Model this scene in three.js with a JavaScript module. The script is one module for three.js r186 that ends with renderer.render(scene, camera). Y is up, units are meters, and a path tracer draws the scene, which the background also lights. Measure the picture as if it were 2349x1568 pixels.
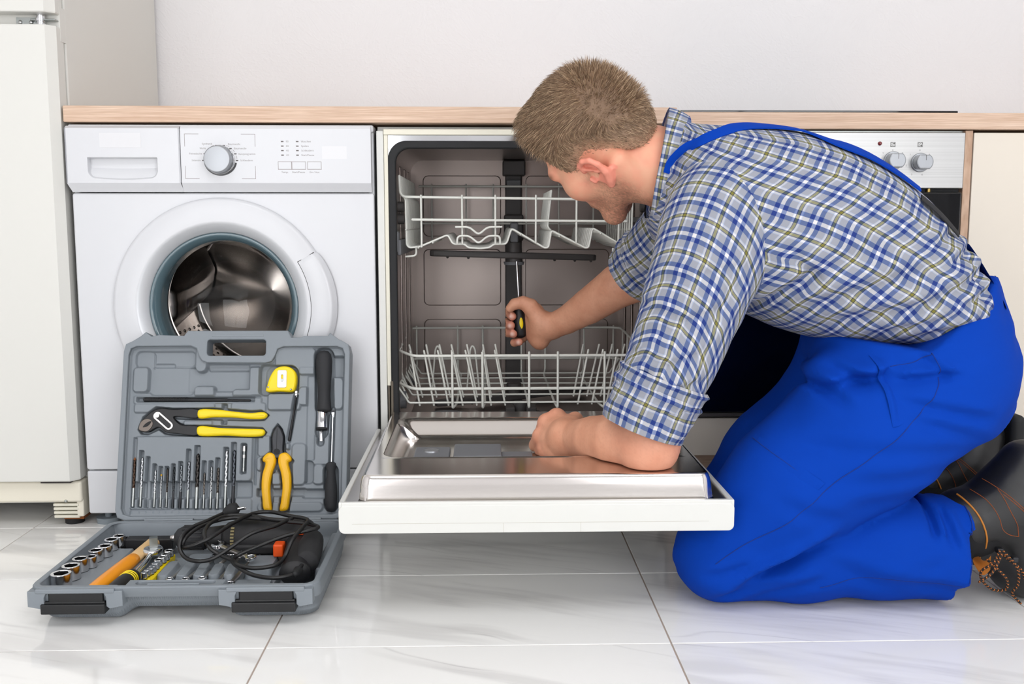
import * as THREE from 'three';
import { RoundedBoxGeometry } from 'three/addons/geometries/RoundedBoxGeometry.js';
import { RectAreaLightUniformsLib } from 'three/addons/lights/RectAreaLightUniformsLib.js';
import { mergeGeometries, mergeVertices, toCreasedNormals } from 'three/addons/utils/BufferGeometryUtils.js';

// ---------- camera, lamps, exposure ----------
const scene = new THREE.Scene();
const renderer = new THREE.WebGLRenderer({ antialias: true });
renderer.toneMapping = THREE.LinearToneMapping;
renderer.toneMappingExposure = 1.0;
renderer.shadowMap.enabled = true;
renderer.shadowMap.type = THREE.PCFSoftShadowMap;
scene.background = new THREE.Color(0x000000);
const camera = new THREE.PerspectiveCamera(38.421, 2349 / 1568, 0.05, 30);
camera.position.set(0, 0.62, 1.98);
{
  const p = 6.94 * Math.PI / 180, w = 1.63 * Math.PI / 180;
  camera.lookAt(Math.sin(w) * Math.cos(p), 0.62 - Math.sin(p), 1.98 - Math.cos(w) * Math.cos(p));
}
RectAreaLightUniformsLib.init();
// name, centre, aim, width, height, intensity
const LAMPS = [
  ['ceiling_panel_light', [-0.6, 2.46, 2.0], [-0.6, 0, 2.0], 1.0, 1.0, 3.5],
  ['ceiling_panel_light', [1.0, 2.46, 2.0], [1.0, 0, 2.0], 1.0, 1.0, 3.5],
  ['softbox_lamp', [1.25, 1.05, 2.95], [0.2, 0.4, 0], 1.5, 1.7, 2.2],
  ['softbox_lamp', [-1.1, 0.86, 2.95], [-0.2, 0.4, 0], 1.3, 1.6, 1.75],
];

// ---------- helpers ----------
const V2 = (x, y) => new THREE.Vector2(x, y), V3 = (x, y, z) => new THREE.Vector3(x, y, z);
const PI = Math.PI, clamp = (x, a = 0, b = 1) => Math.min(b, Math.max(a, x)), lerp = (a, b, t) => a + (b - a) * t;
const ss = (a, b, x) => { const t = clamp((x - a) / (b - a)); return t * t * (3 - 2 * t); };
let seed = 7; const rnd = () => { seed = (seed * 1664525 + 1013904223) >>> 0; return seed / 4294967296; };
const hash = (x, y, z) => { let h = (x * 374761393 + y * 668265263 + z * 2147483647 + 1013) | 0; h = Math.imul(h ^ (h >>> 13), 1274126177); h ^= h >>> 16; return (h >>> 0) / 4294967296; };
function noise(x, y, z = 0) {
  const X = Math.floor(x), Y = Math.floor(y), Z = Math.floor(z), f = (t) => t * t * (3 - 2 * t), u = f(x - X), v = f(y - Y), w = f(z - Z);
  const L = (k) => lerp(lerp(hash(X, Y, Z + k), hash(X + 1, Y, Z + k), u), lerp(hash(X, Y + 1, Z + k), hash(X + 1, Y + 1, Z + k), u), v);
  return lerp(L(0), L(1), w) * 2 - 1;
}
const fbm = (x, y, z = 0, o = 4) => { let s = 0, a = 0.5; for (let i = 0; i < o; i++) { s += a * noise(x, y, z); x = x * 2.03 + 11.3; y = y * 2.03 + 5.7; z = z * 2.03 + 3.1; a *= 0.5; } return s; };

const used = {};
const numbered = (n) => { const k = used[n] = (used[n] ?? -1) + 1; return k ? n + '_' + String(k).padStart(3, '0') : n; };
function thing(name, label, category, pos = [0, 0, 0], group) {
  const o = new THREE.Group(); o.name = numbered(name); o.position.set(...pos); scene.add(o);
  o.userData = { label, category }; if (group) o.userData.group = group;
  return o;
}
const origin = (o) => { const p = V3(0, 0, 0); for (let q = o; q && q !== scene; q = q.parent) p.add(q.position); return p; };
function flat(g) {                                         // plain non-indexed geometry with position, normal, uv
  g = g.index ? g.toNonIndexed() : g;
  for (const k of Object.keys(g.attributes)) if (!['position', 'normal', 'uv'].includes(k)) g.deleteAttribute(k);
  if (!g.attributes.normal) g.computeVertexNormals();
  if (!g.attributes.uv) g.setAttribute('uv', new THREE.BufferAttribute(new Float32Array(g.attributes.position.count * 2), 2));
  g.morphAttributes = {}; g.clearGroups?.();
  return g;
}
const join = (gs) => { gs = [gs].flat(9).filter(Boolean); return gs.length === 1 ? gs[0] : mergeGeometries(gs.map(flat)); };
// a part given in world coordinates under a thing that is not turned
function part(name, gs, m, parent, label) {
  const g = join(gs), p = origin(parent);
  g.translate(-p.x, -p.y, -p.z);
  const o = new THREE.Mesh(g, m); o.name = name; parent.add(o);
  if (label) o.userData.label = label;
  return o;
}
// a part given in the local frame of its parent
function lpart(name, gs, m, parent, label) {
  const o = new THREE.Mesh(join(gs), m); o.name = name; parent.add(o);
  if (label) o.userData.label = label;
  return o;
}
function struct(name, gs, m) { const o = new THREE.Mesh(join(gs), m); o.name = name; o.userData = { kind: 'structure' }; scene.add(o); return o; }
const box = (x0, x1, y0, y1, z0, z1, r = 0, seg = 2) => {
  const w = x1 - x0, h = y1 - y0, d = z1 - z0;
  const g = r ? new RoundedBoxGeometry(w, h, d, seg, Math.min(r, w / 2.01, h / 2.01, d / 2.01)) : new THREE.BoxGeometry(w, h, d);
  return g.translate((x0 + x1) / 2, (y0 + y1) / 2, (z0 + z1) / 2);
};
const cyl = (r1, r2, h, seg = 24, open = false) => new THREE.CylinderGeometry(r1, r2, h, seg, 1, open);
const cylTo = (a, b, r1, r2 = r1, seg = 20) => {            // cylinder from a to b
  const A = V3(...a), B = V3(...b), d = B.clone().sub(A), g = cyl(r2, r1, d.length(), seg);
  return g.applyQuaternion(new THREE.Quaternion().setFromUnitVectors(V3(0, 1, 0), d.clone().normalize())).translate((A.x + B.x) / 2, (A.y + B.y) / 2, (A.z + B.z) / 2);
};
const cylZ = (r1, r2, z0, z1, x, y, seg = 32) => cylTo([x, y, z0], [x, y, z1], r1, r2, seg);
const lathe = (pts, seg = 48) => new THREE.LatheGeometry(pts.map((p) => V2(...p)), seg);
const latheZ = (pts, x, y, seg = 64) => lathe(pts, seg).rotateX(PI / 2).translate(x, y, 0);   // [radius, z]
const shape = (pts) => new THREE.Shape(pts.map((p) => V2(...p)));
function rrect(x0, x1, y0, y1, r, S = THREE.Shape) {
  const s = new S(); s.moveTo(x0 + r, y0); s.lineTo(x1 - r, y0); s.absarc(x1 - r, y0 + r, r, -PI / 2, 0); s.lineTo(x1, y1 - r); s.absarc(x1 - r, y1 - r, r, 0, PI / 2);
  s.lineTo(x0 + r, y1); s.absarc(x0 + r, y1 - r, r, PI / 2, PI); s.lineTo(x0, y0 + r); s.absarc(x0 + r, y0 + r, r, PI, PI * 1.5); return s;
}
const hole = (s, ...h) => { s.holes.push(...h); return s; };
const extr = (s, z0, z1, bevel = 0, seg = 8, bseg = 2) => {
  const b = Math.min(bevel, (z1 - z0) / 2.01);
  return new THREE.ExtrudeGeometry(s, { depth: z1 - z0 - 2 * b, bevelEnabled: b > 0, bevelThickness: b, bevelSize: b, bevelOffset: -b, bevelSegments: bseg, curveSegments: seg }).translate(0, 0, z0 + b);
};
const circ = (x, y, r) => { const p = new THREE.Path(); p.absarc(x, y, r, 0, 2 * PI, true); return p; };
// closed smooth outline through points
const blob = (pts, n = 60) => new THREE.Shape(new THREE.CatmullRomCurve3(pts.map((p) => V3(p[0], p[1], 0)), true, 'centripetal').getPoints(n).map((p) => V2(p.x, p.y)));
function fillet(pts, r, n = 4) {                            // polyline with rounded corners
  const P = pts.map((p) => p.isVector3 ? p : V3(...p)), out = [P[0]];
  for (let i = 1; i < P.length - 1; i++) {
    const a = P[i - 1].clone().sub(P[i]), b = P[i + 1].clone().sub(P[i]), la = a.length(), lb = b.length(), k = Math.min(r, la * 0.48, lb * 0.48);
    const A = P[i].clone().addScaledVector(a, k / la), B = P[i].clone().addScaledVector(b, k / lb);
    for (let j = 0; j <= n; j++) { const t = j / n; out.push(A.clone().multiplyScalar((1 - t) * (1 - t)).addScaledVector(P[i], 2 * t * (1 - t)).addScaledVector(B, t * t)); }
  }
  out.push(P[P.length - 1]); return out;
}
// tube along points; r may be a number or a function of t; section may be squashed with sy
function sweep(pts, r, rs = 8, closed = false, cap = true, sy = 1) {
  const P = pts.map((p) => p.isVector3 ? p : V3(...p)), n = P.length, pos = [], uv = [], idx = [];
  let N = null, len = 0; const R = typeof r === 'function' ? r : () => r;
  for (let i = 0; i < n; i++) {
    const T = P[closed ? (i + 1) % n : Math.min(i + 1, n - 1)].clone().sub(P[closed ? (i - 1 + n) % n : Math.max(i - 1, 0)]).normalize();
    if (!N) { N = Math.abs(T.y) < 0.9 ? V3(0, 1, 0) : V3(1, 0, 0); }
    N = N.clone().addScaledVector(T, -N.dot(T)).normalize();
    const B = T.clone().cross(N); if (i) len += P[i].distanceTo(P[i - 1]);
    for (let j = 0; j <= rs; j++) { const a = j / rs * 2 * PI, q = R(i / (n - 1)), c = Math.cos(a) * q * sy, s = Math.sin(a) * q; pos.push(P[i].x + N.x * c + B.x * s, P[i].y + N.y * c + B.y * s, P[i].z + N.z * c + B.z * s); uv.push(j / rs, len); }
  }
  const row = rs + 1, rows = closed ? n : n - 1;
  for (let i = 0; i < rows; i++) for (let j = 0; j < rs; j++) { const a = i * row + j, b = ((i + 1) % n) * row + j; idx.push(a, a + 1, b, b, a + 1, b + 1); }
  if (cap && !closed) for (const e of [0, n - 1]) {
    const q = R(e / (n - 1)), d = P[e].clone().sub(P[e ? e - 1 : 1]).normalize().multiplyScalar(q * 0.6), c = pos.length / 3;
    pos.push(P[e].x + d.x, P[e].y + d.y, P[e].z + d.z); uv.push(0, 0);
    for (let j = 0; j < rs; j++) e ? idx.push(c, e * row + j, e * row + j + 1) : idx.push(c, j + 1, j);
  }
  const g = new THREE.BufferGeometry(); g.setAttribute('position', new THREE.Float32BufferAttribute(pos, 3)); g.setAttribute('uv', new THREE.Float32BufferAttribute(uv, 2)); g.setIndex(idx);
  g.computeVertexNormals();
  const nn = g.attributes.normal;                            // weld the seam
  for (let i = 0; i < n; i++) { const a = i * row, b = a + rs, v = V3(nn.getX(a) + nn.getX(b), nn.getY(a) + nn.getY(b), nn.getZ(a) + nn.getZ(b)).normalize(); nn.setXYZ(a, v.x, v.y, v.z); nn.setXYZ(b, v.x, v.y, v.z); }
  return g;
}
const wire = (pts, r = 0.002, f = 0.008, rs = 7) => sweep(fillet(pts, f), r, rs);
const smooth = (pts, n = 60, closed = false) => new THREE.CatmullRomCurve3(pts.map((p) => V3(...p)), closed, 'centripetal').getPoints(n);
// grid surface: fn(u, v) -> [x, y, z]
function grid(nu, nv, fn, uvf) {
  const pos = [], uv = [], idx = [];
  for (let j = 0; j <= nv; j++) for (let i = 0; i <= nu; i++) { const u = i / nu, v = j / nv; pos.push(...fn(u, v)); uv.push(...(uvf ? uvf(u, v) : [u, v])); }
  for (let j = 0; j < nv; j++) for (let i = 0; i < nu; i++) { const a = j * (nu + 1) + i, b = a + nu + 1; idx.push(a, a + 1, b, b, a + 1, b + 1); }
  const g = new THREE.BufferGeometry(); g.setAttribute('position', new THREE.Float32BufferAttribute(pos, 3)); g.setAttribute('uv', new THREE.Float32BufferAttribute(uv, 2)); g.setIndex(idx); g.computeVertexNormals(); return g;
}
function metreUV(g, s = 1, ox = 0, oy = 0) {               // uv in metres by the face that a vertex lies on
  g = flat(g); const p = g.attributes.position, n = g.attributes.normal, u = g.attributes.uv;
  for (let i = 0; i < p.count; i++) {
    const ax = Math.abs(n.getX(i)), ay = Math.abs(n.getY(i)), az = Math.abs(n.getZ(i));
    if (az >= ax && az >= ay) u.setXY(i, (p.getX(i) + ox) * s, (p.getY(i) + oy) * s); else if (ay >= ax) u.setXY(i, (p.getX(i) + ox) * s, (p.getZ(i) + oy) * s); else u.setXY(i, (p.getZ(i) + ox) * s, (p.getY(i) + oy) * s);
  }
  return g;
}
function tex(w, h, fn, color = true, rx = 1, ry = 1) {      // fn(u, v) -> [r, g, b] 0..255 or one grey value
  const d = new Uint8Array(w * h * 4);
  for (let j = 0; j < h; j++) for (let i = 0; i < w; i++) { const c = fn(i / w, j / h), k = (j * w + i) * 4, a = typeof c === 'number'; d[k] = clamp(a ? c : c[0], 0, 255); d[k + 1] = clamp(a ? c : c[1], 0, 255); d[k + 2] = clamp(a ? c : c[2], 0, 255); d[k + 3] = 255; }
  const t = new THREE.DataTexture(d, w, h); t.wrapS = t.wrapT = THREE.RepeatWrapping; t.magFilter = THREE.LinearFilter; t.minFilter = THREE.LinearMipmapLinearFilter; t.generateMipmaps = true;
  if (color) t.colorSpace = THREE.SRGBColorSpace; t.repeat.set(rx, ry); t.needsUpdate = true; return t;
}
// noise that repeats over the unit square
const wrapN = (u, v, fx, fy, z = 0, o = 4) => { const a = u * 2 * PI, b = v * 2 * PI; return fbm(Math.cos(a) * fx / 6.28 + 7.3 + Math.cos(b) * fy / 6.28 * 0.7, Math.sin(a) * fx / 6.28 + Math.sin(b) * fy / 6.28 * 0.7 + 3.1, z + Math.cos(b) * fy / 6.28 - Math.sin(b) * fy / 9, o); };
const mat = (color, roughness = 0.5, metalness = 0, extra = {}) => new THREE.MeshPhysicalMaterial({ color, roughness, metalness, ...extra });

const M = {
  wall: mat(0xeeedee, 0.85),
  ceiling: mat(0xf4f3f1, 0.9),
  washer: mat(0xd7d8db, 0.32, 0, { clearcoat: 0.25, clearcoatRoughness: 0.2 }),
  washerDark: mat(0xdfe1e5, 0.3),
  fridge: mat(0xdfded8, 0.42),
  ivory: mat(0xe9e3d2, 0.45),
  cream: mat(0xe3dacc, 0.45),
  plate: mat(0xe4e0cf, 0.4),
  rust: mat(0x8a4f22, 0.85),
  doorWhite: mat(0xdadad5, 0.3),
  black: mat(0x16171a, 0.5), blackGloss: mat(0x05060a, 0.06, 0, { clearcoat: 0.6, clearcoatRoughness: 0.03 }),
  rubber: mat(0x17181a, 0.7), gasket: mat(0x3a4046, 0.55),
  darkPlastic: mat(0x4a4746, 0.5), midPlastic: mat(0x76787c, 0.5), greyFoot: mat(0x8b949a, 0.55),
  chrome: mat(0xd6d7d9, 0.12, 1), steel: mat(0xc9c5c2, 0.28, 1), satin: mat(0xd4d1cd, 0.34, 1), tub: mat(0x9f9590, 0.33, 1), liner: mat(0xe4dfdb, 0.16, 1), drum: mat(0x9a948f, 0.24, 1), zinc: mat(0xa9adab, 0.35, 1),
  brushed: mat(0xb4b4b3, 0.36, 1),
  wireWhite: mat(0xe6e7df, 0.4), wireGrey: mat(0xd9dad2, 0.45),
  glass: new THREE.MeshPhysicalMaterial({ color: 0xffffff, roughness: 0.02, specularIntensity: 0.5, transmission: 1, thickness: 0, ior: 1.5 }),
  glassRim: mat(0x5a7078, 0.15, 0, { clearcoat: 1, clearcoatRoughness: 0.05 }),
  silver: mat(0xa6a9ad, 0.34, 0.6),
  print: mat(0x2b2624, 0.6),
  red: mat(0x7c1218, 0.25, 0, { clearcoat: 1 }),
  caseGrey: mat(0x82898f, 0.52), caseDark: mat(0x0d0e10, 0.45),
  yellow: mat(0xf7d90c, 0.38), yellowDeep: mat(0xf2b705, 0.36), orangePaint: mat(0xf59a0c, 0.35), orange: mat(0xf2560e, 0.45),
  toolBlack: mat(0x1b1b1d, 0.48), toolGrip: mat(0x26272a, 0.72), toolSteel: mat(0x3a3b3e, 0.38, 0.7), drillBlack: mat(0x1c1c1e, 0.58),
};
// ---------- lamps ----------
for (const [name, c, aim, w, h, I] of LAMPS) {
  const soft = name === 'softbox_lamp';
  const g = thing(name, soft ? (c[0] > 0 ? 'square softbox lamp hung from the ceiling facing the oven side' : 'tall softbox lamp hung from the ceiling facing the washing machine') : (c[0] > 0 ? 'square white ceiling light panel on the oven side' : 'square white ceiling light panel on the fridge side'), soft ? 'studio lamp' : 'ceiling light', soft ? [c[0], 0, c[2]] : c);
  const head = new THREE.Group(); head.name = 'lamp_head'; g.add(head);
  if (soft) head.position.y = c[1];
  const d = V3(...aim).sub(V3(...c)).normalize(); head.quaternion.setFromUnitVectors(V3(0, 0, 1), d);
  if (soft) { const m = new THREE.Matrix4().lookAt(V3(...aim), V3(...c), V3(0, 1, 0)); head.quaternion.setFromRotationMatrix(m); }
  const glow = new THREE.MeshStandardMaterial({ color: 0xffffff, emissive: 0xffffff, emissiveIntensity: 1.0, roughness: 0.9 });
  lpart('housing', soft ? [box(-w / 2 - 0.02, w / 2 + 0.02, -h / 2 - 0.02, h / 2 + 0.02, -0.1, -0.01, 0.02), new THREE.ConeGeometry(0.45, 0.35, 4).rotateX(-PI / 2).rotateZ(PI / 4).translate(0, 0, -0.24)] : box(-w / 2 - 0.02, w / 2 + 0.02, -h / 2 - 0.02, h / 2 + 0.02, -0.03, -0.004, 0.004), soft ? M.black : M.ceiling, head);
  lpart('diffuser', box(-w / 2, w / 2, -h / 2, h / 2, -0.01, 0.002), glow, head);
  const L = new THREE.RectAreaLight(0xfafbff, I, w, h); L.name = 'panel_glow'; L.position.set(0, 0, 0.012); L.rotation.y = PI; head.add(L);
  if (soft) {
    lpart('ceiling_rod', [cylTo([0, c[1], -0.1], [0, 2.5, -0.1], 0.012), cylTo([0, 2.48, -0.1], [0, 2.499, -0.1], 0.05)], M.black, g);
  }
}
// ---------- room shell ----------
const RX0 = -2.3, RX1 = 2.6, RZ0 = -0.6, RZ1 = 3.5, RH = 2.5;
{
  const bump = tex(512, 512, (u, v) => { const n = wrapN(u, v, 60, 60, 1.7, 3), r = 1 - Math.abs(wrapN(u, v, 30, 30, 9.2, 3)) * 2.6; return 128 + n * 60 + 70 * ss(0.55, 0.95, r); }, false);
  const wallM = mat(0xf0eff0, 0.85, 0, { bumpMap: bump, bumpScale: 0.0008 });
  struct('wall_back', metreUV(box(RX0 - 0.1, RX1 + 0.1, -0.1, RH + 0.1, RZ0 - 0.1, RZ0), 2.6), wallM);
  struct('wall_front', box(RX0 - 0.1, RX1 + 0.1, -0.1, RH + 0.1, RZ1, RZ1 + 0.1), M.wall);
  struct('wall_left', box(RX0 - 0.1, RX0, -0.1, RH + 0.1, RZ0, RZ1), M.wall);
  struct('wall_right', box(RX1, RX1 + 0.1, -0.1, RH + 0.1, RZ0, RZ1), M.wall);
  struct('ceiling', box(RX0 - 0.1, RX1 + 0.1, RH, RH + 0.1, RZ0, RZ1), M.ceiling);
  const fl = struct('floor', box(RX0 - 0.1, RX1 + 0.1, -0.12, -0.0022, RZ0, RZ1), mat(0xb7a79c, 0.8));
  const marble = [0, 1, 2, 3, 4].map((k) => tex(1024, 512, (u, v) => {
    const X = u * 2, Y = v, a = 0.36, s = X * Math.cos(a) + Y * Math.sin(a), t = -X * Math.sin(a) + Y * Math.cos(a);
    const w1 = fbm(s * 0.9 + k * 9, t * 1.6, k * 3.3, 3), cloud = fbm(s * 0.9 + 4 * k, t * 7 + w1 * 1.5, 40 + k, 4), fine = fbm(s * 3 + k * 2, t * 30, 90 + k, 3);
    const q = Math.abs(Math.sin((t * 1.9 + w1 * 0.8 + k * 0.7) * 3.1)), v1 = Math.pow(clamp(1 - q * (9 + 6 * fine)), 1.6) * ss(-0.05, 0.4, fbm(s * 1.4 + k * 7, t * 3, 60 + k, 3)) * (0.7 + 0.6 * fine);
    const d = clamp(0.26 * ss(0.0, 0.5, cloud) + 0.12 * ss(0.1, 0.5, fine) * ss(0, 0.3, cloud) + 0.42 * v1);
    return [251 - d * 66, 250 - d * 68, 247 - d * 66];
  }));
  const tm = marble.map((m) => mat(0xffffff, 0.09, 0, { map: m, clearcoat: 0.35, clearcoatRoughness: 0.03 }));
  const tw = 0.6, td = 0.2945, tg = new RoundedBoxGeometry(tw - 0.0026, 0.012, td - 0.0026, 2, 0.0009).translate(0, -0.006, 0);
  const up = tg.attributes.position, uu = tg.attributes.uv; for (let i = 0; i < up.count; i++) uu.setXY(i, up.getX(i) / tw + 0.5, up.getZ(i) / td + 0.5);
  for (let i = -3; i < 7; i++) for (let j = -3; j < 12; j++) {
    const x = -0.9235 + (i + 0.5) * tw, z = 0.0065 + (j + 0.5) * td;
    if (x + tw / 2 < RX0 || x - tw / 2 > RX1 || z - td / 2 < RZ0 - 0.05 || z + td / 2 > RZ1 + 0.1) continue;
    const o = new THREE.Mesh(tg, tm[(i * 3 + j * 2 + 50) % 5]); o.name = numbered('tile'); o.position.set(x, 0, z); if ((i + j) % 2) o.rotation.y = PI; fl.add(o);
  }
}
// ---------- worktops, kitchen units, hob ----------
const oak = (base, dark, k, vary = 1) => tex(1024, 256, (u, v) => {
  const n = wrapN(u, v, 3, 40, k, 4), f = wrapN(u, v, 14, 220, k + 5, 3), pore = Math.pow(clamp(wrapN(u, v, 30, 400, k + 9, 2) * 1.6), 2), c = clamp(0.35 + n * 0.75 * vary + f * 0.55 - pore * 0.4);
  return base.map((b, i) => lerp(dark[i], b, c) + f * 10);
});
{
  const tx = oak([233, 209, 188], [203, 170, 145], 2); tx.repeat.set(1.3, 4);
  M.oak = mat(0xffffff, 0.5, 0, { map: tx });
  const t2 = oak([214, 184, 160], [182, 148, 122], 31); t2.repeat.set(3, 1.2); t2.rotation = PI / 2;
  M.oakEdge = mat(0xffffff, 0.5, 0, { map: t2 });
  let t = thing('worktop', 'light oak worktop over the washing machine and dishwasher', 'worktop', [-0.218, 0.8145, -0.29]);
  part('slab', metreUV(box(-0.8185, 0.383, 0.8145, 0.846, -0.598, 0.008, 0.002)), M.oak, t);
  t = thing('worktop', 'light oak worktop over the oven and cream cupboard', 'worktop', [1.2, 0.805, -0.29]);
  part('slab', metreUV(box(0.384, 2.05, 0.805, 0.8375, -0.598, 0.006, 0.002), 1, 0.4, 0.1), M.oak, t);
  t = thing('ceramic_hob', 'flat black glass hob set on the oak worktop', 'hob', [0.672, 0.8375, -0.28]);
  part('glass_plate', box(0.392, 0.952, 0.8378, 0.8422, -0.54, -0.003, 0.0015), M.blackGloss, t);
  for (const [x, z, r] of [[0.53, -0.14, 0.075], [0.8, -0.14, 0.09], [0.53, -0.4, 0.09], [0.8, -0.4, 0.075]]) part('cooking_zone', new THREE.TorusGeometry(r, 0.0008, 6, 48).rotateX(PI / 2).translate(x, 0.8422, z), M.midPlastic, t);
  // oven housing
  t = thing('oven_cabinet', 'wooden oven housing with a cream drawer front below the oven', 'cabinet', [0.684, 0, -0.3]);
  part('side_panel', metreUV(box(0.387, 0.399, 0.0, 0.803, -0.57, -0.004, 0.001)), M.oakEdge, t);
  part('side_panel', metreUV(box(0.9685, 0.984, 0.0, 0.8035, -0.57, -0.001, 0.001)), M.oakEdge, t);
  part('drawer_front', box(0.402, 0.966, 0.14, 0.2185, -0.02, -0.002, 0.0015), M.cream, t);
  part('shelf', box(0.4, 0.968, 0.205, 0.217, -0.57, -0.03), M.cream, t);
  part('plinth', metreUV(box(0.39, 0.984, 0.0, 0.137, -0.075, -0.055)), M.oak, t);
  part('rail', box(0.4, 0.968, 0.785, 0.803, -0.55, -0.012), M.zinc, t);
  t = thing('base_cupboard', 'cream base cupboard standing right of the oven', 'cabinet', [1.5, 0, -0.3]);
  part('carcass', metreUV(box(0.9855, 2.0, 0.14, 0.7965, -0.57, -0.022)), M.oakEdge, t);
  part('door', box(0.987, 1.5, 0.14, 0.7995, -0.0215, -0.002, 0.0015), M.cream, t);
  part('door', box(1.503, 2.0, 0.14, 0.7995, -0.0215, -0.002, 0.0015), M.cream, t);
  part('plinth', metreUV(box(0.9855, 2.0, 0.0, 0.138, -0.075, -0.055), 1, 0.3, 0.6), M.oak, t);
}
// ---------- refrigerator ----------
{
  const t = thing('refrigerator', 'tall off-white fridge freezer with exposed hinge beside the worktop', 'refrigerator', [-1.12, 0, -0.28]);
  part('body', [box(-1.42, -0.8225, 0.04, 1.75, -0.585, -0.035, 0.004), box(-1.42, -0.8225, 0.97, 1.035, -0.036, -0.012)], M.fridge, t);
  part('door_seal', [box(-1.41, -0.834, 0.105, 0.985, -0.037, -0.022), box(-1.41, -0.834, 1.03, 1.74, -0.037, -0.022)], M.greyFoot, t);
  const dshape = (y0, y1) => { // plan view with a bevelled right-hand edge, extruded upwards
    const s = shape([[-1.42, -0.026], [-0.8235, -0.026], [-0.823, 0.006], [-0.838, 0.0225], [-1.41, 0.0225], [-1.42, 0.012]]);
    return extr(s, y0, y1, 0.003).rotateX(-PI / 2).scale(1, 1, -1).translate(0, 0, 0);
  };
  const flip = (g) => { const i = g.index; g = flat(g); const p = g.attributes.position, n = g.attributes.normal; for (let k = 0; k < p.count; k += 3) { for (const a of [p, n]) { const b = [a.getX(k), a.getY(k), a.getZ(k)]; a.setXYZ(k, a.getX(k + 1), a.getY(k + 1), a.getZ(k + 1)); a.setXYZ(k + 1, ...b); } } g.computeVertexNormals(); return g; };
  part('door', flip(dshape(0.1, 0.9965)), M.fridge, t);
  part('freezer_door', flip(dshape(1.019, 1.745)), M.fridge, t);
  const h = new THREE.Group(); h.name = 'hinge'; t.add(h);
  part('bracket', [box(-0.905, -0.852, 0.9985, 1.0145, -0.012, -0.0095), box(-0.872, -0.8245, 1.006, 1.0095, -0.012, 0.006, 0.0015)], M.zinc, h);
  part('pin', [cylTo([-0.8545, 0.9965, -0.002], [-0.8545, 1.019, -0.002], 0.008), cylTo([-0.8545, 1.0055, -0.002], [-0.8545, 1.0105, -0.002], 0.0105)], M.chrome, h);
  for (const x of [-0.897, -0.876]) part('screw', [new THREE.SphereGeometry(0.0045, 12, 6, 0, 2 * PI, 0, PI / 2).rotateX(PI / 2).translate(x, 1.005, -0.0095)], M.chrome, h);
  part('base_trim', [box(-1.42, -0.8235, 0.052, 0.0965, -0.06, 0.004, 0.006), box(-0.838, -0.8235, 0.02, 0.07, -0.06, -0.003, 0.003)], M.ivory, t);
  part('door_stop', box(-0.9, -0.84, 0.0955, 0.1, -0.03, 0.0145), mat(0x2d2624, 0.6), t);
  for (let i = 0; i < 4; i++) part('grille_slat', box(-0.885, -0.833, 0.0485 - i * 0.0085 - 0.006, 0.0485 - i * 0.0085, -0.05, -0.0015 - i * 0.0008, 0.0015), M.plate, t);
  part('broken_grille_edge', extr(shape([[-1.0, 0.0485], [-0.885, 0.0515], [-0.885, 0.046], [-1.005, 0.0405]]), -0.045, -0.036), M.plate, t);
  part('rusty_bracket', box(-0.868, -0.828, 0.0125, 0.0185, -0.055, -0.012), M.rust, t);
  part('screw', new THREE.SphereGeometry(0.0035, 10, 6).translate(-0.856, 0.055, 0.003), M.zinc, t);
  for (const [x, z] of [[-0.856, -0.035], [-1.38, -0.035], [-0.856, -0.54], [-1.38, -0.54]]) part('foot', [cylTo([x, 0, z], [x, 0.016, z], 0.019, 0.019, 20), cylTo([x, 0.016, z], [x, 0.041, z], 0.006)], M.rubber, t);
}
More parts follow.
